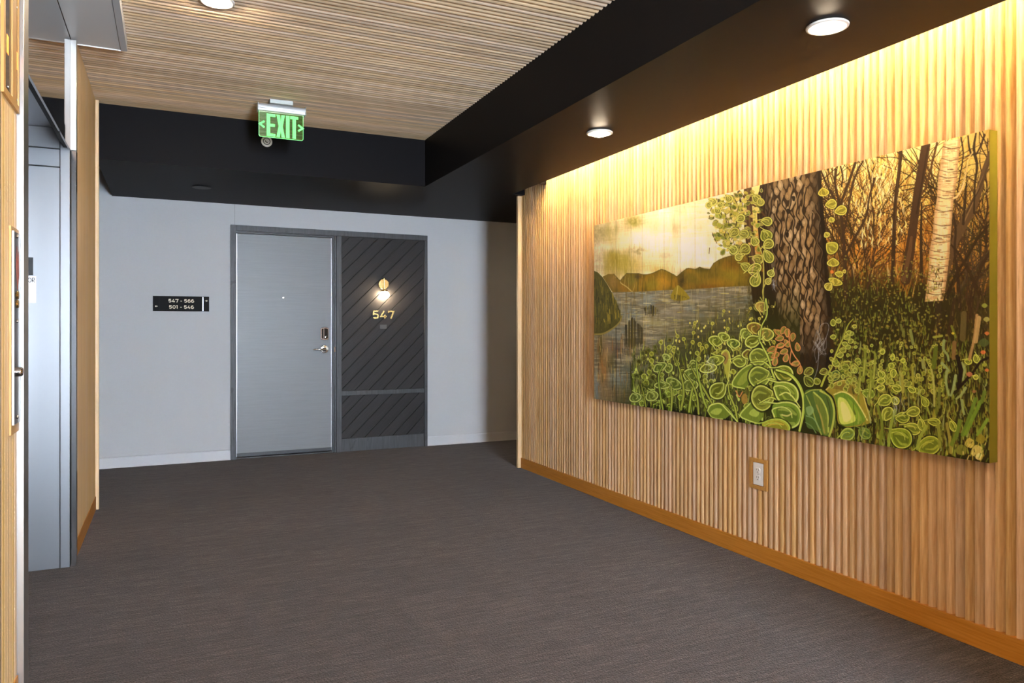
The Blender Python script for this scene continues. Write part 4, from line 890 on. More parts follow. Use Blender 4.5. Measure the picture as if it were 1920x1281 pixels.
# right lath wall
G = XR + 0.011                  # groove plane, laths stand SL_H proud
ws = MB(); slats(ws, lambda a, l, q: (G - q, a, l), ENDR - 0.03 - PITCH * 233, ENDR - 0.03, 0.0, ZC)
ws.box((G + 0.02, YR, 0), (G + 0.14, ENDR - 0.001, ZC + 0.1))
struct(ws.build('wall_right', M_wall_oak, smooth=True), 'oak wall of vertical rounded laths behind the large painting', 'wall')
struct(MB().box((2.770, ENDR - 0.03, 0), (G + 0.14, ENDR, ZS)).build('trim_2', M_trim_oak, bevel=0.002), 'pale oak corner board ending the lath wall beside the corridor', 'trim')
bb = MB().box((XR - 0.018, YR, 0), (G + 0.01, ENDR - 0.031, 0.090)).build('baseboard_right', M_base_oak, bevel=0.002)
struct(bb, 'orange oak baseboard under the lath wall with the painting', 'baseboard')
struct(MB().box((G + 0.14, ENDR - 0.12, 0), (6.2, ENDR, ZC + 0.1)).build('wall_right_corridor', M_paint), 'grey corridor wall turning the corner behind the lath wall', 'wall')

# left side: lath piers, elevators between
GL = XL - 0.015
def pier(name, y0, y1, label):
    mb = MB(); n = int((y1 - y0) / PITCH)
    slats(mb, lambda a, l, q: (GL + q, a, l), y1 - n * PITCH, y1, 0.0, ZC, True)
    mb.box((GL - 0.30, y0, 0), (GL - 0.02, y1, ZC + 0.1))
    mb.box((GL - 0.02, y0, 0), (GL + 0.006, y1 - n * PITCH, ZC))
    return struct(mb.build(name, M_left_oak, smooth=True), label, 'wall')
EL2 = (2.86, 4.435)             # elevator entrance, outer edges along Y
OFF = -1.915
pier('wall_left', EL2[1] + 0.005, ENDL - 0.03, 'oak lath wall strip between the elevator and the corridor corner')
pier('wall_left_pier', EL2[1] + OFF + 0.005, EL2[0] - 0.005, 'oak lath pier carrying the elevator call plate')
pier('wall_left_near', YR, EL2[0] + OFF - 0.005, 'oak lath wall behind the camera beside the near elevator')
struct(MB().box((GL - 0.30, ENDL - 0.03, 0), (-0.430, ENDL, ZC)).build('trim_3', M_trim_oak, bevel=0.002), 'pale oak corner board ending the elevator wall at the corridor', 'trim')
struct(MB().box((GL - 0.02, EL2[1] + 0.006, 0), (XL + 0.012, ENDL - 0.031, 0.090)).build('baseboard_left', M_base_oak, bevel=0.002), 'brown oak baseboard under the lath strip beyond the elevator', 'baseboard')
struct(MB().box((GL - 0.02, EL2[1] + OFF + 0.006, 0), (XL + 0.012, EL2[0] - 0.006, 0.090)).build('baseboard_left.001', M_base_oak, bevel=0.002), 'brown oak baseboard under the lath pier with the call plate', 'baseboard')
struct(MB().box((-4.5, ENDL - 0.12, 0), (GL - 0.30, ENDL, ZC + 0.1)).build('wall_left_corridor', M_paint), 'grey corridor wall turning the corner behind the elevators', 'wall')
struct(MB().box((GL - 1.9, YR, 0), (GL - 1.8, ENDL - 0.12, ZC + 0.1)).build('wall_left_shaft', M_dark), 'dark shaft wall behind the elevators', 'wall')
struct(MB().box((-4.6, ENDL, 0), (-4.5, YB, ZC + 0.1)).build('wall_left_end', M_paint), 'grey wall closing the far end of the corridor past the elevators', 'wall')
struct(MB().box((6.2, ENDR, 0), (6.3, YB, ZC + 0.1)).build('wall_right_end', M_paint), 'grey wall closing the corridor end past the painting wall', 'wall')

# ceiling
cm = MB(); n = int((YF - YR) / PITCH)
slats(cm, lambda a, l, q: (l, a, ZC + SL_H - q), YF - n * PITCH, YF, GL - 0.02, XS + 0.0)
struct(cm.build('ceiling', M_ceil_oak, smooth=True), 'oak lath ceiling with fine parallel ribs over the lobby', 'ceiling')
struct(MB().box((-4.5, YR, ZC + SL_H + 0.02), (6.2, YB + 0.12, ZC + 0.16)).build('ceiling_slab', M_dark), 'dark slab above the lath ceiling', 'ceiling')
struct(MB().box((-4.5, ENDL, ZC), (-0.452, YB, ZC + 0.03)).build('corridor_ceiling', M_white), 'pale corridor ceiling beyond the end of the dark soffit', 'ceiling')
# the dark soffit is one L-shaped body
so = MB()
so.box((-0.452, YF, ZS), (6.2, YB, ZC + 0.02))
so.box((XS, YR, ZS), (XE, YF + 0.001, ZS + 0.02)); so.box((XS, YR, ZS + 0.02), (XS + 0.02, YF, ZC + 0.02))
so.box((XE - 0.012, YR, ZS + 0.02), (XE, YF, ZS + 0.06))
struct(so.build('soffit_ceiling', M_black), 'black painted soffit dropping below the lath ceiling and over the corridor', 'ceiling')
struct(MB().box((XS + 0.02, YR, ZC - 0.002), (G + 0.0, YF, ZC + 0.02)).build('cove_ceiling', M_white), 'white top of the light cove above the lath wall', 'ceiling')

# wall behind the camera with the window that lets the daylight in
WX0, WX1, WZ0, WZ1 = WIN
wr = MB(); wr.box((-2.5, YR - 0.15, 0), (WX0, YR, ZC + 0.1)); wr.box((WX1, YR - 0.15, 0), (6.2, YR, ZC + 0.1))
wr.box((WX0, YR - 0.15, 0), (WX1, YR, WZ0)); wr.box((WX0, YR - 0.15, WZ1), (WX1, YR, ZC + 0.1))
struct(wr.build('wall_rear', M_paint), 'grey wall with a window behind the camera', 'wall')
w1 = empty('window_1', ((WX0 + WX1) / 2, YR - 0.07, WZ0), 'tall window in the wall behind the camera', 'window', None, 'structure')
fm = MB(); t = 0.05
for a, b in (((WX0, WZ0), (WX0 + t, WZ1)), ((WX1 - t, WZ0), (WX1, WZ1)), ((WX0 + t, WZ0), (WX1 - t, WZ0 + t)), ((WX0 + t, WZ1 - t), (WX1 - t, WZ1))):
    fm.box((a[0], YR - 0.11, a[1]), (b[0], YR - 0.04, b[1]))
fm.build('window_frame', M_jamb, w1)
MB().box((WX0 + t, YR - 0.08, WZ0 + t), (WX1 - t, YR - 0.074, WZ1 - t)).build('pane', M_pane, w1)

struct(MB().box((1.90, -0.16, 0), (G + 0.0, -0.04, ZC + 0.02)).build('rear_shade_wall', M_paint), 'added grey wall behind the camera keeping window light off the near laths', 'wall')  # unseen wall, added to shade the near lath wall from the window
# ------------------------------------------------------------------ apartment door
dr = empty('door_1', (1.02, YB, 0), 'grey flush door numbered 547 in a charcoal wooden frame', 'door', None, 'structure')
fr = MB()
fr.box((0.518, YB - 0.022, 0), (0.566, YB + 0.07, 2.192)); fr.box((1.496, YB - 0.022, 0), (1.548, YB + 0.07, 2.14))
fr.box((0.566, YB - 0.022, 2.140), (2.438, YB + 0.02, 2.192))
fr.build('door_frame', M_charwood, dr, bevel=0.0025)
jm = MB()
jm.box((1.461, YB + 0.018, 0), (1.496, YB + 0.07, 2.14)); jm.box((0.566, YB + 0.018, 2.122), (1.461, YB + 0.07, 2.14))
jm.box((1.478, YB - 0.004, 0), (1.496, YB + 0.018, 2.14)); jm.box((0.566, YB - 0.004, 2.131), (1.478, YB + 0.018, 2.14))
jm.box((0.566, YB + 0.005, 0), (0.5705, YB + 0.07, 2.122))
jm.build('jamb', M_jamb, dr, bevel=0.0015)
MB().box((0.573, YB + 0.022, 0.018), (1.457, YB + 0.064, 2.118)).build('door_leaf', M_door, dr, bevel=0.002)
eg = MB(); eg.box((0.5712, YB + 0.0205, 0.018), (0.5765, YB + 0.022, 2.118)); eg.box((1.4520, YB + 0.0205, 0.018), (1.4575, YB + 0.022, 2.118))
eg.build('edge_strip', M_edge, dr)
MB().box((0.5705, YB - 0.004, 0.0), (1.461, YB + 0.07, 0.013)).build('threshold', M_jamb, dr, bevel=0.003)
MB().box((0.575, YB + 0.016, 0.019), (1.455, YB + 0.0215, 0.050)).build('door_sweep', M_jamb, dr)
F = XZ(YB + 0.022)
# electronic lock: upright reader with rounded ends, then lever set, viewer, strike
def pill(cx, cz, w, h, bul, n=10):
    top = arc(cx, cz + h / 2 - bul, w / 2, bul, 0, 180, n); bot = arc(cx, cz - h / 2 + bul, w / 2, bul, 180, 360, n); return top + bot
lk = MB().prism(pill(1.386, 1.173, 0.076, 0.128, 0.014), F, 0, 0.018).build('electronic_lock', M_chrome, dr, bevel=0.003)
MB().prism(pill(1.388, 1.174, 0.060, 0.104, 0.010), F, 0.0175, 0.022).build('lock_face', M_blackgloss, lk, bevel=0.002)
MB().box((1.374, YB + 0.022 - 0.025, 1.122), (1.380, YB - 0.001, 1.226)).build('lock_rib', M_chrome, lk, bevel=0.002)
MB().lathe([(0.0, 0.0215), (0.006, 0.0215), (0.0055, 0.026), (0.0, 0.027)], lambda a, b, d: (1.394 + a, YB + 0.022 - d, 1.140 + 1.7 * b), 20).build('keyhole', M_screw, lk, smooth=True)
hs = MB().lathe([(0.0, 0.0), (0.041, 0.0), (0.041, 0.006), (0.036, 0.011), (0.016, 0.013), (0.014, 0.045), (0.0, 0.046)], lambda a, b, d: (1.388 + a, YB + 0.022 - d, 1.021 + b), 40).build('handle_rose', M_chrome, dr, smooth=True)
MB().tube([(1.388, YB - 0.030, 1.021), (1.372, YB - 0.036, 1.021), (1.34, YB - 0.038, 1.021), (1.283, YB - 0.036, 1.020), (1.272, YB - 0.033, 1.020)], [0.014, 0.0135, 0.010, 0.009, 0.005], 16).build('lever', M_chrome, hs, smooth=True)
pv = MB().lathe([(0.0, 0.0), (0.009, 0.0), (0.008, 0.005), (0.0045, 0.006), (0.0, 0.0045)], lambda a, b, d: (0.997 + a, YB + 0.022 - d, 1.522 + b), 24).build('door_viewer', M_chrome, dr, smooth=True)
MB().lathe([(0.0, 0.0048), (0.0035, 0.0052), (0.0, 0.0066)], lambda a, b, d: (0.997 + a, YB + 0.022 - d, 1.522 + b), 16).build('viewer_lens', M_blackgloss, pv)
MB().box((1.4785, YB - 0.0055, 0.992), (1.488, YB - 0.003, 1.045)).build('strike_plate', M_chrome, dr, bevel=0.001)

# plank panel beside the door
pp = empty('plank_panel', (1.98, YB, 0), 'charcoal panel of diagonal grooved planks beside the grey door', 'wall panel')
def clip(poly, x0, x1, z0, z1):
    def half(P, ins, cut):
        out = []
        for i in range(len(P)):
            a, b = P[i - 1], P[i]; ia, ib = ins(a), ins(b)
            if ia != ib: out.append(cut(a, b))
            if ib: out.append(b)
        return out
    for ax, v, sgn in ((0, x0, 1), (0, x1, -1), (1, z0, 1), (1, z1, -1)):
        if not poly: break
        poly = half(poly, lambda p: (p[ax] - v) * sgn >= 0, lambda a, b: tuple(a[k] + (b[k] - a[k]) * (v - a[ax]) / (b[ax] - a[ax]) for k in (0, 1)))
    return poly
def planks(z0, z1):
    mb = MB(); x0, x1 = 1.548, 2.407; st = 0.1437; g = 0.0042
    FN = XZ(YB + 0.012)
    for k in range(-18, 6):
        c0 = 0.362 + k * st; c1 = c0 + st
        P = [(x0 - 1, x0 - 1 + c0 + g), (x1 + 1, x1 + 1 + c0 + g), (x1 + 1, x1 + 1 + c1 - g), (x0 - 1, x0 - 1 + c1 - g)]
        Q = [(x0 - 1, x0 - 1 + c0 + g * 1.7), (x1 + 1, x1 + 1 + c0 + g * 1.7), (x1 + 1, x1 + 1 + c1 - g * 1.7), (x0 - 1, x0 - 1 + c1 - g * 1.7)]
        A = clip(P, x0, x1, z0, z1); B = clip(Q, x0, x1, z0, z1)
        if len(A) < 3: continue
        if len(A) == len(B) and len(A) >= 3:
            n = len(A); vs = [FN(p, q, 0) for p, q in A] + [FN(p, q, 0.007) for p, q in A] + [FN(p, q, 0.0105) for p, q in B]
            fs = [tuple(range(2 * n, 3 * n))] + [(i, (i + 1) % n, n + (i + 1) % n, n + i) for i in range(n)] + [(n + i, n + (i + 1) % n, 2 * n + (i + 1) % n, 2 * n + i) for i in range(n)]
            mb.add(vs, fs)
        else: mb.prism(A, FN, 0, 0.009)
    mb.m = 1; mb.box((x0, YB + 0.012, z0), (x1, YB + 0.0195, z1)); mb.m = 0
    return mb
planks(0.602, 2.141).build('planks', [M_planks, M_dark], pp)
planks(0.130, 0.558).build('planks', [M_planks, M_dark], pp)
MB().box((1.5485, YB - 0.006, 0.558), (2.407, YB + 0.0195, 0.602)).build('middle_rail', M_charwood, pp, bevel=0.002)
MB().box((1.5485, YB - 0.006, 0.0), (2.407, YB + 0.0195, 0.130)).build('bottom_rail', M_charwood, pp, bevel=0.002)
MB().box((2.407, YB - 0.022, 0.0), (2.438, YB + 0.0195, 2.1395)).build('stile', M_charwood, pp, bevel=0.0025)

# wall lamp on the plank panel
PF = YB + 0.0015                # face of the planks
sc_ = empty('wall_sconce', (1.975, PF, 1.676), 'small round brass wall lamp glowing above the number 547', 'wall lamp')
MB().lathe([(0.0, 0.0), (0.054, 0.0), (0.054, 0.010), (0.050, 0.013), (0.0, 0.0135)], lambda a, b, d: (1.975 + a, PF - d, 1.676 + b), 48).build('backplate', M_brass, sc_, smooth=True)
MB().tube([(1.975, PF - 0.024, 1.735), (1.975, PF - 0.024, 1.610)], 0.0075, 16).build('stem', M_brass, sc_, smooth=True)
MB().tube([(1.975, PF - 0.012, 1.676), (1.975, PF - 0.024, 1.676)], 0.009, 16).build('stem_joint', M_brass, sc_, smooth=True)
MB().lathe([(0.0, 0.014), (0.016, 0.013), (0.036, 0.004), (0.036, -0.010), (0.0, -0.0105)], lambda a, b, d: (1.975 + a, PF - 0.046 + b, 1.605 + d), 40).build('socket_cup', M_brass, sc_, smooth=True)
MB().lathe([(0.0, 0.0), (0.034, -0.001), (0.043, -0.016), (0.045, -0.030), (0.040, -0.048), (0.026, -0.062), (0.0, -0.068)], lambda a, b, d: (1.975 + a, PF - 0.046 + b, 1.594 + d), 40).build('bulb', M_bulb, sc_, smooth=True)

# number and braille plate
rn = empty('room_number', (1.975, PF, 1.325), 'raised brass number 547 below the wall lamp', 'number')
gl, _ = glyphs('547', 1.861, 1.325, 0.080, 0.066, 0.0145, XZ(PF), 0.002, 0.010, gap=0.20)
for ch, mb in gl: mb.build('digit', M_brass, rn)
pq = MB().box((1.938, PF - 0.006, 1.220), (2.008, PF, 1.264)).build('braille_plaque', M_greyplq, None, bevel=0.001)
tag(pq, 'little dark grey plaque directly below the brass number', 'plaque')

# wayfinding sign
sg = empty('directory_sign', (0.102, YB, 1.45), 'black corridor sign reading 547 - 566 and 501 - 546 on grey wall', 'sign')
MB().box((-0.132, YB - 0.012, 1.381), (0.334, YB, 1.517)).build('sign_board', M_signblack, sg, bevel=0.001)
SF = XZ(YB - 0.012)
for txt, x0, z0 in (('547 - 566', -0.005, 1.460), ('501 - 546', 0.000, 1.404)):
    gl, xe = glyphs(txt, x0, z0, 0.030, 0.0238, 0.0062, SF, 0, 0.001, gap=0.20)
    for ch, mb in gl:
        if ch == '-': mb.build('dash', M_cream, sg)
        else: mb.build('digit', M_cream, sg)
ar = MB(); ribbon(ar, [(0.298, 1.4785), (0.316, 1.4785)], 0.0042, SF, 0, 0.001); ar.prism([(0.310, 1.4705), (0.3225, 1.4785), (0.310, 1.4865)], SF, 0, 0.0012)
ar.build('arrow', M_cream, sg)
ar = MB(); ribbon(ar, [(-0.092, 1.4240), (-0.110, 1.4240)], 0.0042, SF, 0, 0.001); ar.prism([(-0.104, 1.4320), (-0.1165, 1.4240), (-0.104, 1.4160)], SF, 0, 0.0012)
ar.build('arrow', M_cream, sg)
MB().box((0.2775, YB - 0.0135, 1.386), (0.2845, YB - 0.012, 1.512)).build('divider_bar', M_edge, sg)
MB().box((-0.080, YB - 0.0125, 1.386), (-0.0785, YB - 0.012, 1.512)).build('divider_groove', M_dark, sg)

# ------------------------------------------------------------------ exit sign
EY = 5.19
ex = empty('exit_sign', (0.69, EY, ZC), 'green lit EXIT sign with arrows hanging from the lath ceiling', 'exit sign')
MB().box((0.612, EY - 0.05, 2.738), (0.764, EY + 0.05, ZC)).build('canopy', M_alupaint, ex, bevel=0.003)
hb = MB(); prof = [(-0.024, 2.690)] + [( -0.024 + 0.0 , 2.706)] + [(-0.034 * math.cos(math.radians(a)), 2.712 + 0.030 * math.sin(math.radians(a))) for a in range(-12, 193, 12)] + [(0.024, 2.706), (0.024, 2.690)]
hb.prism(prof, lambda p, q, d: (d, EY + p, q), 0.541, 0.847)
hb.build('housing', M_alu, ex, smooth=True)
for x in (0.5365, 0.847):
    MB().box((x, EY - 0.036, 2.686), (x + 0.0045, EY + 0.036, 2.743)).build('end_cap', M_alupaint, ex, bevel=0.0015)
def rrect(x0, z0, x1, z1, r, n=6):
    return arc(x1 - r, z1 - 0.0005, 0.0005 + 0 * r, 0.0005, 0, 90, 1) + arc(x0 + r * 0 + 0.0005, z1 - 0.0005, 0.0005, 0.0005, 90, 180, 1) + arc(x0 + r, z0 + r, r, r, 180, 270, n) + arc(x1 - r, z0 + r, r, r, 270, 360, n)
EF = XZ(EY + 0.003)
PX0, PX1, PZ0, PZ1 = 0.5475, 0.8365, 2.518, 2.690
pn = MB().prism([(PX0, PZ1), (PX0, PZ0 + 0.012)] + arc(PX0 + 0.012, PZ0 + 0.012, 0.012, 0.012, 180, 270, 6) + arc(PX1 - 0.012, PZ0 + 0.012, 0.012, 0.012, 270, 360, 6) + [(PX1, PZ1)], EF, 0, 0.006).build('acrylic_panel', M_acrylic, ex)
ed = MB(); ribbon(ed, [(PX0, PZ1), (PX0, PZ0 + 0.012)] + arc(PX0 + 0.012, PZ0 + 0.012, 0.012, 0.012, 180, 270, 6) + arc(PX1 - 0.012, PZ0 + 0.012, 0.012, 0.012, 270, 360, 6) + [(PX1, PZ1)], 0.0028, EF, -0.0005, 0.0068)
ed.build('lit_edge', M_exitedge, ex)
LX = [0.602, 0.671, 0.7345, 0.7655]; z0, z1 = 2.524, 2.676
def letter(polys):
    mb = MB()
    for p in polys: mb.prism(p, EF, 0.0062, 0.0072)
    return mb.build('letter', M_exit, ex)
E0, E1 = 0.5965, 0.6535; s = 0.0225; b = 0.019
letter([[(E0, z0), (E1, z0), (E1, z0 + b), (E0 + s, z0 + b), (E0 + s, 2.590), (E1 - 0.004, 2.590), (E1 - 0.004, 2.609), (E0 + s, 2.609), (E0 + s, z1 - b), (E1, z1 - b), (E1, z1), (E0, z1)]])
A0, A1 = 0.6600, 0.7155; cxx = (A0 + A1) / 2; zm = (z0 + z1) / 2
letter([[(A0, z0), (A0 + 0.022, z0), (cxx, zm - 0.034), (A1 - 0.022, z0), (A1, z0), (cxx + 0.0135, zm), (A1, z1), (A1 - 0.022, z1), (cxx, zm + 0.034), (A0 + 0.022, z1), (A0, z1), (cxx - 0.0135, zm)]])
letter([[(0.7222, z0), (0.7464, z0), (0.7464, z1), (0.7222, z1)]])
T0, T1 = 0.7505, 0.8035; tc = (T0 + T1) / 2
letter([[(tc - 0.0115, z0), (tc + 0.0115, z0), (tc + 0.0115, z1 - b), (T1, z1 - b), (T1, z1), (T0, z1), (T0, z1 - b), (tc - 0.0115, z1 - b)]])
for sgn, xa in ((-1, 0.5525), (1, 0.8335)):
    mb = MB(); ribbon(mb, [(xa - sgn * 0.030, 2.622), (xa, 2.601), (xa - sgn * 0.030, 2.580)], 0.0125, EF, 0.0062, 0.0072); mb.build('arrow', M_exit, ex)

# sprinklers
sp = empty('sprinkler', (0.661, YF, 2.622), 'white round sidewall sprinkler on the black soffit under the EXIT sign', 'sprinkler')
FS = lambda a, b, d: (0.661 + a, YF - d, 2.622 + b)
MB().lathe([(0.0, 0.0), (0.040, 0.0), (0.040, 0.004), (0.036, 0.009), (0.028, 0.011), (0.027, 0.007), (0.021, 0.007), (0.020, 0.012), (0.0, 0.012)], FS, 40).build('escutcheon', M_whitemetal, sp, smooth=True)
MB().lathe([(0.0265, 0.0074), (0.0215, 0.0074), (0.0215, 0.0078), (0.0265, 0.0078), (0.0265, 0.0074)], FS, 40).build('ring_gap', M_slotdark, sp)
MB().lathe([(0.0, 0.0122), (0.012, 0.0122), (0.012, 0.0128), (0.0, 0.0128)], FS, 24).build('center_recess', M_slotdark, sp)
MB().lathe([(0.0, 0.012), (0.007, 0.012), (0.006, 0.034), (0.0, 0.034)], FS, 20).build('nozzle', M_slotdark, sp, smooth=True)
MB().lathe([(0.0, 0.034), (0.010, 0.034), (0.010, 0.037), (0.0, 0.037)], FS, 24).build('deflector', M_whitemetal, sp, smooth=True)
cs = empty('ceiling_sprinkler', (0.241, 6.522, ZS), 'flat black concealed sprinkler cover under the corridor soffit', 'sprinkler cover')
FC = lambda a, b, d: (0.241 + a, 6.522 + b, ZS - d)
MB().lathe([(0.0, 0.0), (0.060, 0.0), (0.060, 0.004), (0.0, 0.004)], FC, 40).build('recess_ring', M_dark, cs, smooth=True)
MB().lathe([(0.0, 0.004), (0.072, 0.004), (0.074, 0.007), (0.070, 0.010), (0.0, 0.011)], FC, 40).build('cover_disc', simple('black_disc', (0.008, 0.008, 0.008), 0.5), cs, smooth=True)

# ------------------------------------------------------------------ downlights
def downlight(x, y, z, label):
    lens = M_lens if z < 2.5 else M_lens_high
    d = empty('downlight', (x, y, z), label, 'ceiling light', 'round white downlights')
    FD = lambda a, b, k: (x + a, y + b, z - k)
    MB().lathe([(0.074, 0.0), (0.078, 0.003), (0.077, 0.008), (0.070, 0.011), (0.064, 0.010), (0.062, 0.004)], FD, 56).build('trim_ring', M_whitemetal, d, smooth=True)
    MB().lathe([(0.0, 0.0035), (0.0655, 0.0035), (0.064, 0.0095), (0.050, 0.0125), (0.047, 0.0128)], FD, 56).build('diffuser', M_lens_soft, d, smooth=True)
    MB().lathe([(0.0, 0.0129), (0.047, 0.0129), (0.044, 0.017), (0.03, 0.022), (0.0, 0.025)], FD, 48).build('lens', lens, d, smooth=True)
    return d
downlight(2.293, 2.041, ZS, 'lit round downlight in the black soffit above the middle of the painting')
downlight(2.313, 3.720, ZS, 'lit round downlight in the black soffit near the corridor end')
downlight(0.205, 3.715, ZC, 'lit round downlight in the oak lath ceiling')
downlight(2.293, 0.380, ZS, 'lit round downlight in the black soffit behind the camera')
downlight(0.205, 2.040, ZC, 'lit round downlight in the lath ceiling beside the near elevator')
downlight(4.6, 6.50, ZS, 'added unseen downlight in the corridor soffit filling the dark wall past the painting wall')  # unseen lamp, added as fill for the dark corridor wall
downlight(0.205, 0.360, ZC, 'lit round downlight in the lath ceiling behind the camera')

# LED strip in the cove
struct(MB().box((2.55, 5.33, ZS + 0.02), (G - SL_H - 0.001, 5.345, ZC - 0.003)).build('cove_light_stop', M_black), 'added black board stopping LED spill at the end of the light cove', 'trim')  # added end board, keeps LED spill off the grey corridor wall
ls = empty('light_strip', (2.65, 2.0, ZS + 0.02), 'warm LED strip hidden in the cove above the lath wall', 'light strip')
LX, LZ = LEDPOS
MB().box((LX - 0.02, YR + 0.1, LZ), (LX + 0.02, 5.30, ZC - 0.004)).build('channel', M_alupaint, ls)
MB().box((LX - 0.010, YR + 0.12, LZ - 0.004), (LX + 0.010, 5.29, LZ)).build('diffuser', M_led, ls)

# ------------------------------------------------------------------ outlet
yo, zo = 2.937, 0.459
ol = empty('power_outlet', (XR, yo, zo), 'white double power outlet in a small oak surround below the painting', 'power outlet')
XT = G - SL_H                   # lath tips
s_ = MB(); FO = YZ(XT + 0.004, -1)
for a, b in (((-0.062, -0.080), (0.062, -0.062)), ((-0.062, 0.062), (0.062, 0.080)), ((-0.062, -0.062), (-0.043, 0.062)), ((0.043, -0.062), (0.062, 0.062))):
    s_.box((XT + 0.012, yo + a[0], zo + a[1]), (XT - 0.008, yo + b[0], zo + b[1]))
s_.build('wood_surround', M_sur_oak, ol, bevel=0.001)
MB().box((XT + 0.010, yo - 0.043, zo - 0.062), (XT - 0.001, yo + 0.043, zo + 0.062)).build('recess_board', M_sur_oak, ol)
pl = MB().box((XT - 0.0005, yo - 0.036, zo - 0.0585), (XT - 0.0065, yo + 0.036, zo + 0.0585)).build('face_plate', M_whiteplastic, ol, bevel=0.002)
for dz in (0.0195, -0.0195):
    c = zo + dz
    P = arc(yo, c, 0.0172, 0.0172, -50, 50, 8) + arc(yo, c, 0.0172, 0.0172, 130, 230, 8)
    rc = MB().prism(P, YZ(XT - 0.0063, -1), 0, 0.0030).build('receptacle', M_whiteplastic, ol, bevel=0.0008)
    for k in (-1, 1):
        MB().box((XT - 0.0090, yo + k * 0.0065 - 0.0012, c - 0.001), (XT - 0.0096, yo + k * 0.0065 + 0.0012, c + 0.0085)).build('slot', M_slotdark, rc)
    MB().lathe([(0.0, 0.0092), (0.0028, 0.0092), (0.0028, 0.0097), (0.0, 0.0097)], lambda a, b, d: (XT - d, yo + a, c - 0.0085 + b), 14).build('ground_hole', M_slotdark, rc)
MB().lathe([(0.0, 0.006), (0.003, 0.0068), (0.0, 0.0076)], lambda a, b, d: (XT - d, yo + a, zo + b), 14).build('screw', M_screw, ol)

# ------------------------------------------------------------------ elevators
def elevator(off, label, lettered):
    y0, y1 = EL2[0] + off, EL2[1] + off            # outer edges
    jf = 4.362 + off                                # far jamb face
    jn = 2.985 + off                                # near jamb edge
    HZ = 2.136
    e = empty('elevator', (XL, (y0 + y1) / 2, 0), label, 'elevator')
    tr = MB(); tr.box((XL - 0.03, jn - 0.02, HZ + 0.075), (XL, jf, 2.703)); tr.build('transom', M_mirror, e)
    hd = MB(); hd.box((XL - 0.007, jn - 0.02, HZ), (XL + 0.0015, jf, HZ + 0.073)); hd.m = 1; hd.box((XL - 0.0305, jn, HZ + 0.012), (XL - 0.0072, jf, 2.21)); hd.build('header_casing', [M_mirror, M_dark], e)
    MB().box((XL - 0.24, jn, 2.245), (XL - 0.0305, jf + 0.03, 2.255)).build('header_soffit', M_steel, e)
    # far jamb in stepped panels
    MB().box((-0.503, jf, 0), (-0.4605, jf + 0.03, 2.244)).build('jamb', M_steel, e, bevel=0.0015)
    for z0, z1 in ((0.0, 2.042), (2.048, 2.135), (2.141, 2.244)):
        MB().box((-0.68, jf + 0.004, z0), (-0.506, jf + 0.03, z1)).build('jamb_panel', M_steel, e, bevel=0.001)
    MB().box((-0.70, jf + 0.012, 0), (-0.462, jf + 0.06, 2.244)).build('jamb_backing', M_dark, e)
    # near jamb
    MB().box((-0.68, jn - 0.03, 0), (-0.4535, jn, HZ)).build('jamb', M_steel, e, bevel=0.0015)
    # smoke curtain rails on both sides, full height
    MB().box((XL - 0.001, jf - 0.002, HZ), (-0.4315, y1 - 0.03, 2.7035)).build('curtain_rail', M_rail, e, bevel=0.0015)
    MB().box((XL + 0.003, jf - 0.001, 0), (-0.4315, y1 - 0.03, HZ - 0.001)).build('rail_cover', M_railcover, e, bevel=0.0015)
    MB().box((XL - 0.02, y1 - 0.03, 0), (XL + 0.004, y1, 2.704)).build('rail_backing', M_mirror, e)
    MB().box((XL - 0.001, y0, 0), (-0.4315, y0 + 0.085, 2.704)).build('curtain_rail', M_rail, e, bevel=0.0015)
    MB().box((XL - 0.001, y0 + 0.0855, 0), (XL + 0.012, jn + 0.0, HZ)).build('casing_strip', M_mirror, e)
    # the two door leaves of the car, set back in the wall, and the sill
    ym = (jn + jf) / 2
    for a, b in ((jn, ym - 0.002), (ym + 0.002, jf + 0.004)):
        MB().box((-0.72, a, 0.012), (-0.69, b, HZ + 0.10)).build('elevator_door', M_steel, e, bevel=0.002)
    MB().box((-0.72, jn, 0), (-0.665, jf + 0.004, 0.004)).build('sill', M_rail, e)
    if lettered:
        JF = XZ(jf + 0.004)
        MB().box((-0.700, jf + 0.001, 1.490), (-0.620, jf + 0.004, 1.580)).build('floor_number_plate', M_blackgloss, e)
        st = MB().box((-0.700, jf + 0.002, 1.352), (-0.6075, jf + 0.004, 1.486)).build('floor_label', M_whiteplate, e)
        for pts, cl in (([(-0.624, 1.455), (-0.624, 1.476), (-0.6155, 1.476), (-0.6135, 1.471), (-0.6155, 1.466), (-0.624, 1.466), (-0.6135, 1.455)], 'R'),):
            mb = MB(); ribbon(mb, pts, 0.0026, XZ(jf + 0.002), 0, 0.0006); mb.build('letter', M_blackprint, e)
        mb = MB(); ribbon(mb, arc(-0.6345, 1.4655, 0.0065, 0.0105, 0, 360, 18), 0.0026, XZ(jf + 0.002), 0, 0.0006); mb.build('letter', M_blackprint, e)
    return e
elevator(0.0, 'steel elevator entrance beyond the oak pier with mirror polished transom', True)
elevator(OFF, 'nearer steel elevator entrance of which only the rail edge shows', False)

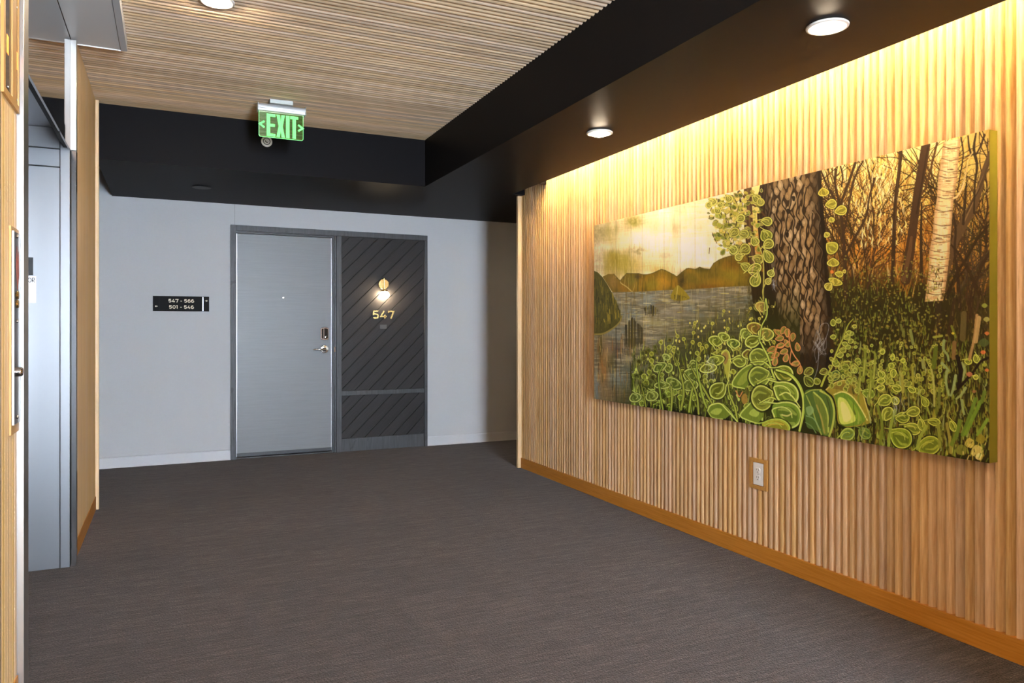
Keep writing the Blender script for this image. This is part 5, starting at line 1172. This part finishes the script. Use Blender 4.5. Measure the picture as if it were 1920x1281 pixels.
# curtain housing on the ceiling over the elevator
def housing(off, label):
    y0, y1 = EL2[0] + off, EL2[1] + off
    h = empty('smoke_curtain_housing', (-0.33, (y0 + y1) / 2, ZC), label, 'smoke curtain housing')
    MB().box((XL + 0.001, y0 - 0.01, 2.710), (-0.236, y1 - 0.004, ZC)).build('cover', M_housing, h, bevel=0.001)
    MB().box((-0.2335, y0 - 0.01, 2.706), (-0.203, y1, ZC)).build('edge_lip', M_hlip, h, bevel=0.001)
    MB().box((XL + 0.001, y1 - 0.0035, 2.704), (-0.2335, y1, ZC)).build('end_lip', M_whitemetal, h)
    return h
housing(0.0, 'flat grey metal smoke curtain housing under the ceiling over the elevator')

# call plate
cp = empty('elevator_call_plate', (-0.44, 2.80, 1.24), 'dark steel elevator call plate with red pictogram on the oak pier', 'call plate')
cy0, cy1, cz0, cz1 = 2.742, 2.866 - 0.012, 0.918, 1.528
TL = GL + SL_H
su = MB()
for a, b in (((cy0 - 0.016, cz0 - 0.03), (cy1 + 0.003, cz0)), ((cy0 - 0.016, cz1), (cy1 + 0.003, cz1 + 0.014)), ((cy0 - 0.016, cz0), (cy0 - 0.0045, cz1))):
    su.box((TL - 0.012, a[0], a[1]), (TL + 0.006, b[0], b[1]))
su.build('wood_surround', M_sur_oak, cp)
MB().box((TL - 0.012, cy0 - 0.004, cz0), (TL + 0.012, cy0 - 0.0005, cz1)).build('plate_edge', M_rail, cp)
MB().box((TL - 0.012, cy0, cz0), (TL + 0.011, cy1, cz1)).build('plate', M_plate, cp, bevel=0.001)
CF = YZ(TL + 0.011, 1)
ycc = (cy0 + cy1) / 2
def flat_disc(mb, y, z, r, d0, d1): mb.lathe([(0.0, d0), (r, d0), (r * 0.8, d1), (0.0, d1)], lambda a, b, d: (TL + 0.011 + d, y + a, z + b), 16)
for z in (cz1 - 0.012, 1.245, cz0 + 0.020):
    mb = MB(); flat_disc(mb, ycc, z, 0.006, 0, 0.003); mb.build('screw', M_screw, cp, smooth=True)
mb = MB()
mb.prism([(ycc, 1.345), (ycc + 0.030, 1.392), (ycc + 0.020, 1.470), (ycc + 0.004, 1.420), (ycc - 0.008, 1.485), (ycc - 0.022, 1.420)], CF, 0, 0.0006)
mb.build('pictogram', M_redprint, cp)
for z in (1.328, 1.300):
    bt = MB(); flat_disc(bt, ycc, z, 0.014, 0, 0.004); bt.build('call_button', M_brass, cp, smooth=True)
mb = MB(); mb.lathe([(0.0, 0.0), (0.015, 0.0), (0.015, 0.012), (0.011, 0.016), (0.0, 0.016)], lambda a, b, d: (TL + 0.011 + d, ycc - 0.004 + a, 1.083 + b), 24); mb.build('key_switch', M_chrome, cp, smooth=True)

# arrival indicators above it
ip = empty('elevator_indicator', (-0.44, 2.74, 1.93), 'twin smoked mirror indicator panels with orange lights in an oak surround', 'indicator')
iz0, iz1 = 1.945, 2.62
su = MB()
for a, b in ((2.605, 2.630), (2.742, 2.805), (2.8465, 2.8545)):
    su.box((TL - 0.012, a, iz0), (TL + 0.008, b, iz1))
su.box((TL - 0.012, 2.605, iz0 - 0.022), (TL + 0.008, 2.8545, iz0)); su.box((TL - 0.012, 2.605, iz1), (TL + 0.008, 2.8545, iz1 + 0.02))
su.build('wood_surround', M_sur_oak, ip)
for a, b in ((2.630, 2.742), (2.805, 2.8465)):
    pnl = MB().box((TL - 0.012, a, iz0), (TL + 0.0035, b, iz1)).build('panel', M_dglass, ip)
    yc = a + (b - a) * 0.5
    MB().box((TL + 0.0035, yc - 0.014, 2.062), (TL + 0.0045, yc + 0.014, 2.118)).build('indicator_light', M_orange, pnl)
    for z in (iz0 + 0.016, 2.26):
        mb = MB(); mb.lathe([(0.0, 0.0), (0.005, 0.0), (0.004, 0.003), (0.0, 0.003)], lambda p, q, d: (TL + 0.0035 + d, yc + p, z + q), 14); mb.build('screw', M_screw, pnl, smooth=True)

# ------------------------------------------------------------------ painting
PY0, PY1, PZ_0, PZ_1, PXF = 1.712, 4.501, 0.722, 1.960, 2.753
pt = empty('canvas_picture', (PXF + 0.03, (PY0 + PY1) / 2, PZ_0), 'large forest and marsh painting with green edges on the oak lath wall', 'painting')
MB().box((PXF + 0.0015, PY0, PZ_0), (XT - 0.002, PY1, PZ_1)).build('canvas_edge', M_green, pt, bevel=0.002)
def painted_face():
    img = paint_picture()                     # rows from the top, columns from the viewer's first side
    H, W = img.shape[:2]
    ys = np.linspace(PY1, PY0, W); zs = np.linspace(PZ_1, PZ_0, H)
    o = pt.location
    co = np.empty((H, W, 3), np.float32)
    co[..., 0] = PXF - o.x; co[..., 1] = ys[None, :] - o.y; co[..., 2] = zs[:, None] - o.z
    i = np.arange((H - 1) * W).reshape(H - 1, W)[:, :-1].ravel()
    quad = np.stack([i, i + W, i + W + 1, i + 1], 1).astype(np.int32)
    me = bpy.data.meshes.new('painted_face')
    me.vertices.add(H * W); me.vertices.foreach_set('co', co.ravel())
    me.loops.add(quad.size); me.loops.foreach_set('vertex_index', quad.ravel())
    me.polygons.add(len(quad)); me.polygons.foreach_set('loop_start', np.arange(0, quad.size, 4, dtype=np.int32))
    me.update(calc_edges=True)
    at = me.color_attributes.new('paint', 'FLOAT_COLOR', 'POINT')
    lin = np.where(img <= 0.04045, img / 12.92, ((img + 0.055) / 1.055) ** 2.4)
    rgba = np.ones((H * W, 4), np.float32); rgba[:, :3] = np.clip(lin * 1.58 - 0.005, 0.002, 0.82).reshape(-1, 3)
    at.data.foreach_set('color', rgba.ravel())
    m, nt, b = new_mat('oil_paint'); k = NT(nt)
    a = k.n('ShaderNodeVertexColor'); a.layer_name = 'paint'
    k.link(a.outputs[0], b.inputs['Base Color']); b.inputs['Roughness'].default_value = 0.5
    b.inputs['Specular IOR Level'].default_value = 0.3
    bw = k.n('ShaderNodeRGBToBW'); k.link(a.outputs[0], bw.inputs[0])
    k.link(k.bump(bw.outputs[0], 0.0015, 0.35), b.inputs['Normal'])
    me.materials.append(m)
    return link_obj('painted_face', me, None, pt)
painted_face()

# ------------------------------------------------------------------ light and camera
def area(name, loc, rot, sx, sy, power, col):
    l = bpy.data.lights.new(name, 'AREA'); l.shape = 'RECTANGLE'; l.size = sx; l.size_y = sy
    l.energy = power; l.color = col
    o = bpy.data.objects.new(name, l); COL.objects.link(o); o.location = loc; o.rotation_euler = rot
    return o
area('daylight', ((WX0 + WX1) / 2, YR - 0.3, (WZ0 + WZ1) / 2), (math.radians(90), 0, 0), (WX1 - WX0) + 0.1, (WZ1 - WZ0) + 0.1, DAY_W, (0.74, 0.86, 1.0))
sl = bpy.data.lights.new('fill_sun', 'SUN'); sl.energy = FILL_SUN_W; sl.angle = math.radians(0.6); sl.color = (1.0, 0.93, 0.82)  # added sun, bounces off the pale rear floor to fill the ceiling
so_ = bpy.data.objects.new('fill_sun', sl); COL.objects.link(so_); so_.location = (1, -6, 5); so_.rotation_euler = (math.radians(38), 0, 0)
w = bpy.data.worlds.new('world'); SCN.world = w; w.use_nodes = True
wn = w.node_tree; bg = wn.nodes['Background']
bg.inputs[0].default_value = (0.62, 0.78, 1.0, 1); bg.inputs[1].default_value = 1.0

cam = bpy.data.cameras.new('camera'); co = bpy.data.objects.new('camera', cam); COL.objects.link(co)
cam.sensor_fit = 'HORIZONTAL'; cam.sensor_width = 36.0; cam.lens = 1375.0 / 1920.0 * 36.0
cam.shift_y = -23.5 / 1920.0; cam.clip_start = 0.02
co.location = (0, 0, 1.22); co.rotation_euler = (math.radians(90), 0, -math.radians(25.06))
SCN.camera = co
SCN.view_settings.view_transform = 'Standard'; SCN.view_settings.look = 'None'
SCN.view_settings.exposure = EXPO; SCN.view_settings.gamma = 1.0
SCN.view_settings.use_curve_mapping = False
SCN.cycles.use_denoising = True
SCN.cycles.max_bounces = 10; SCN.cycles.diffuse_bounces = 6; SCN.cycles.glossy_bounces = 5
SCN.cycles.caustics_reflective = False; SCN.cycles.caustics_refractive = False
SCN.cycles.sample_clamp_indirect = 6.0
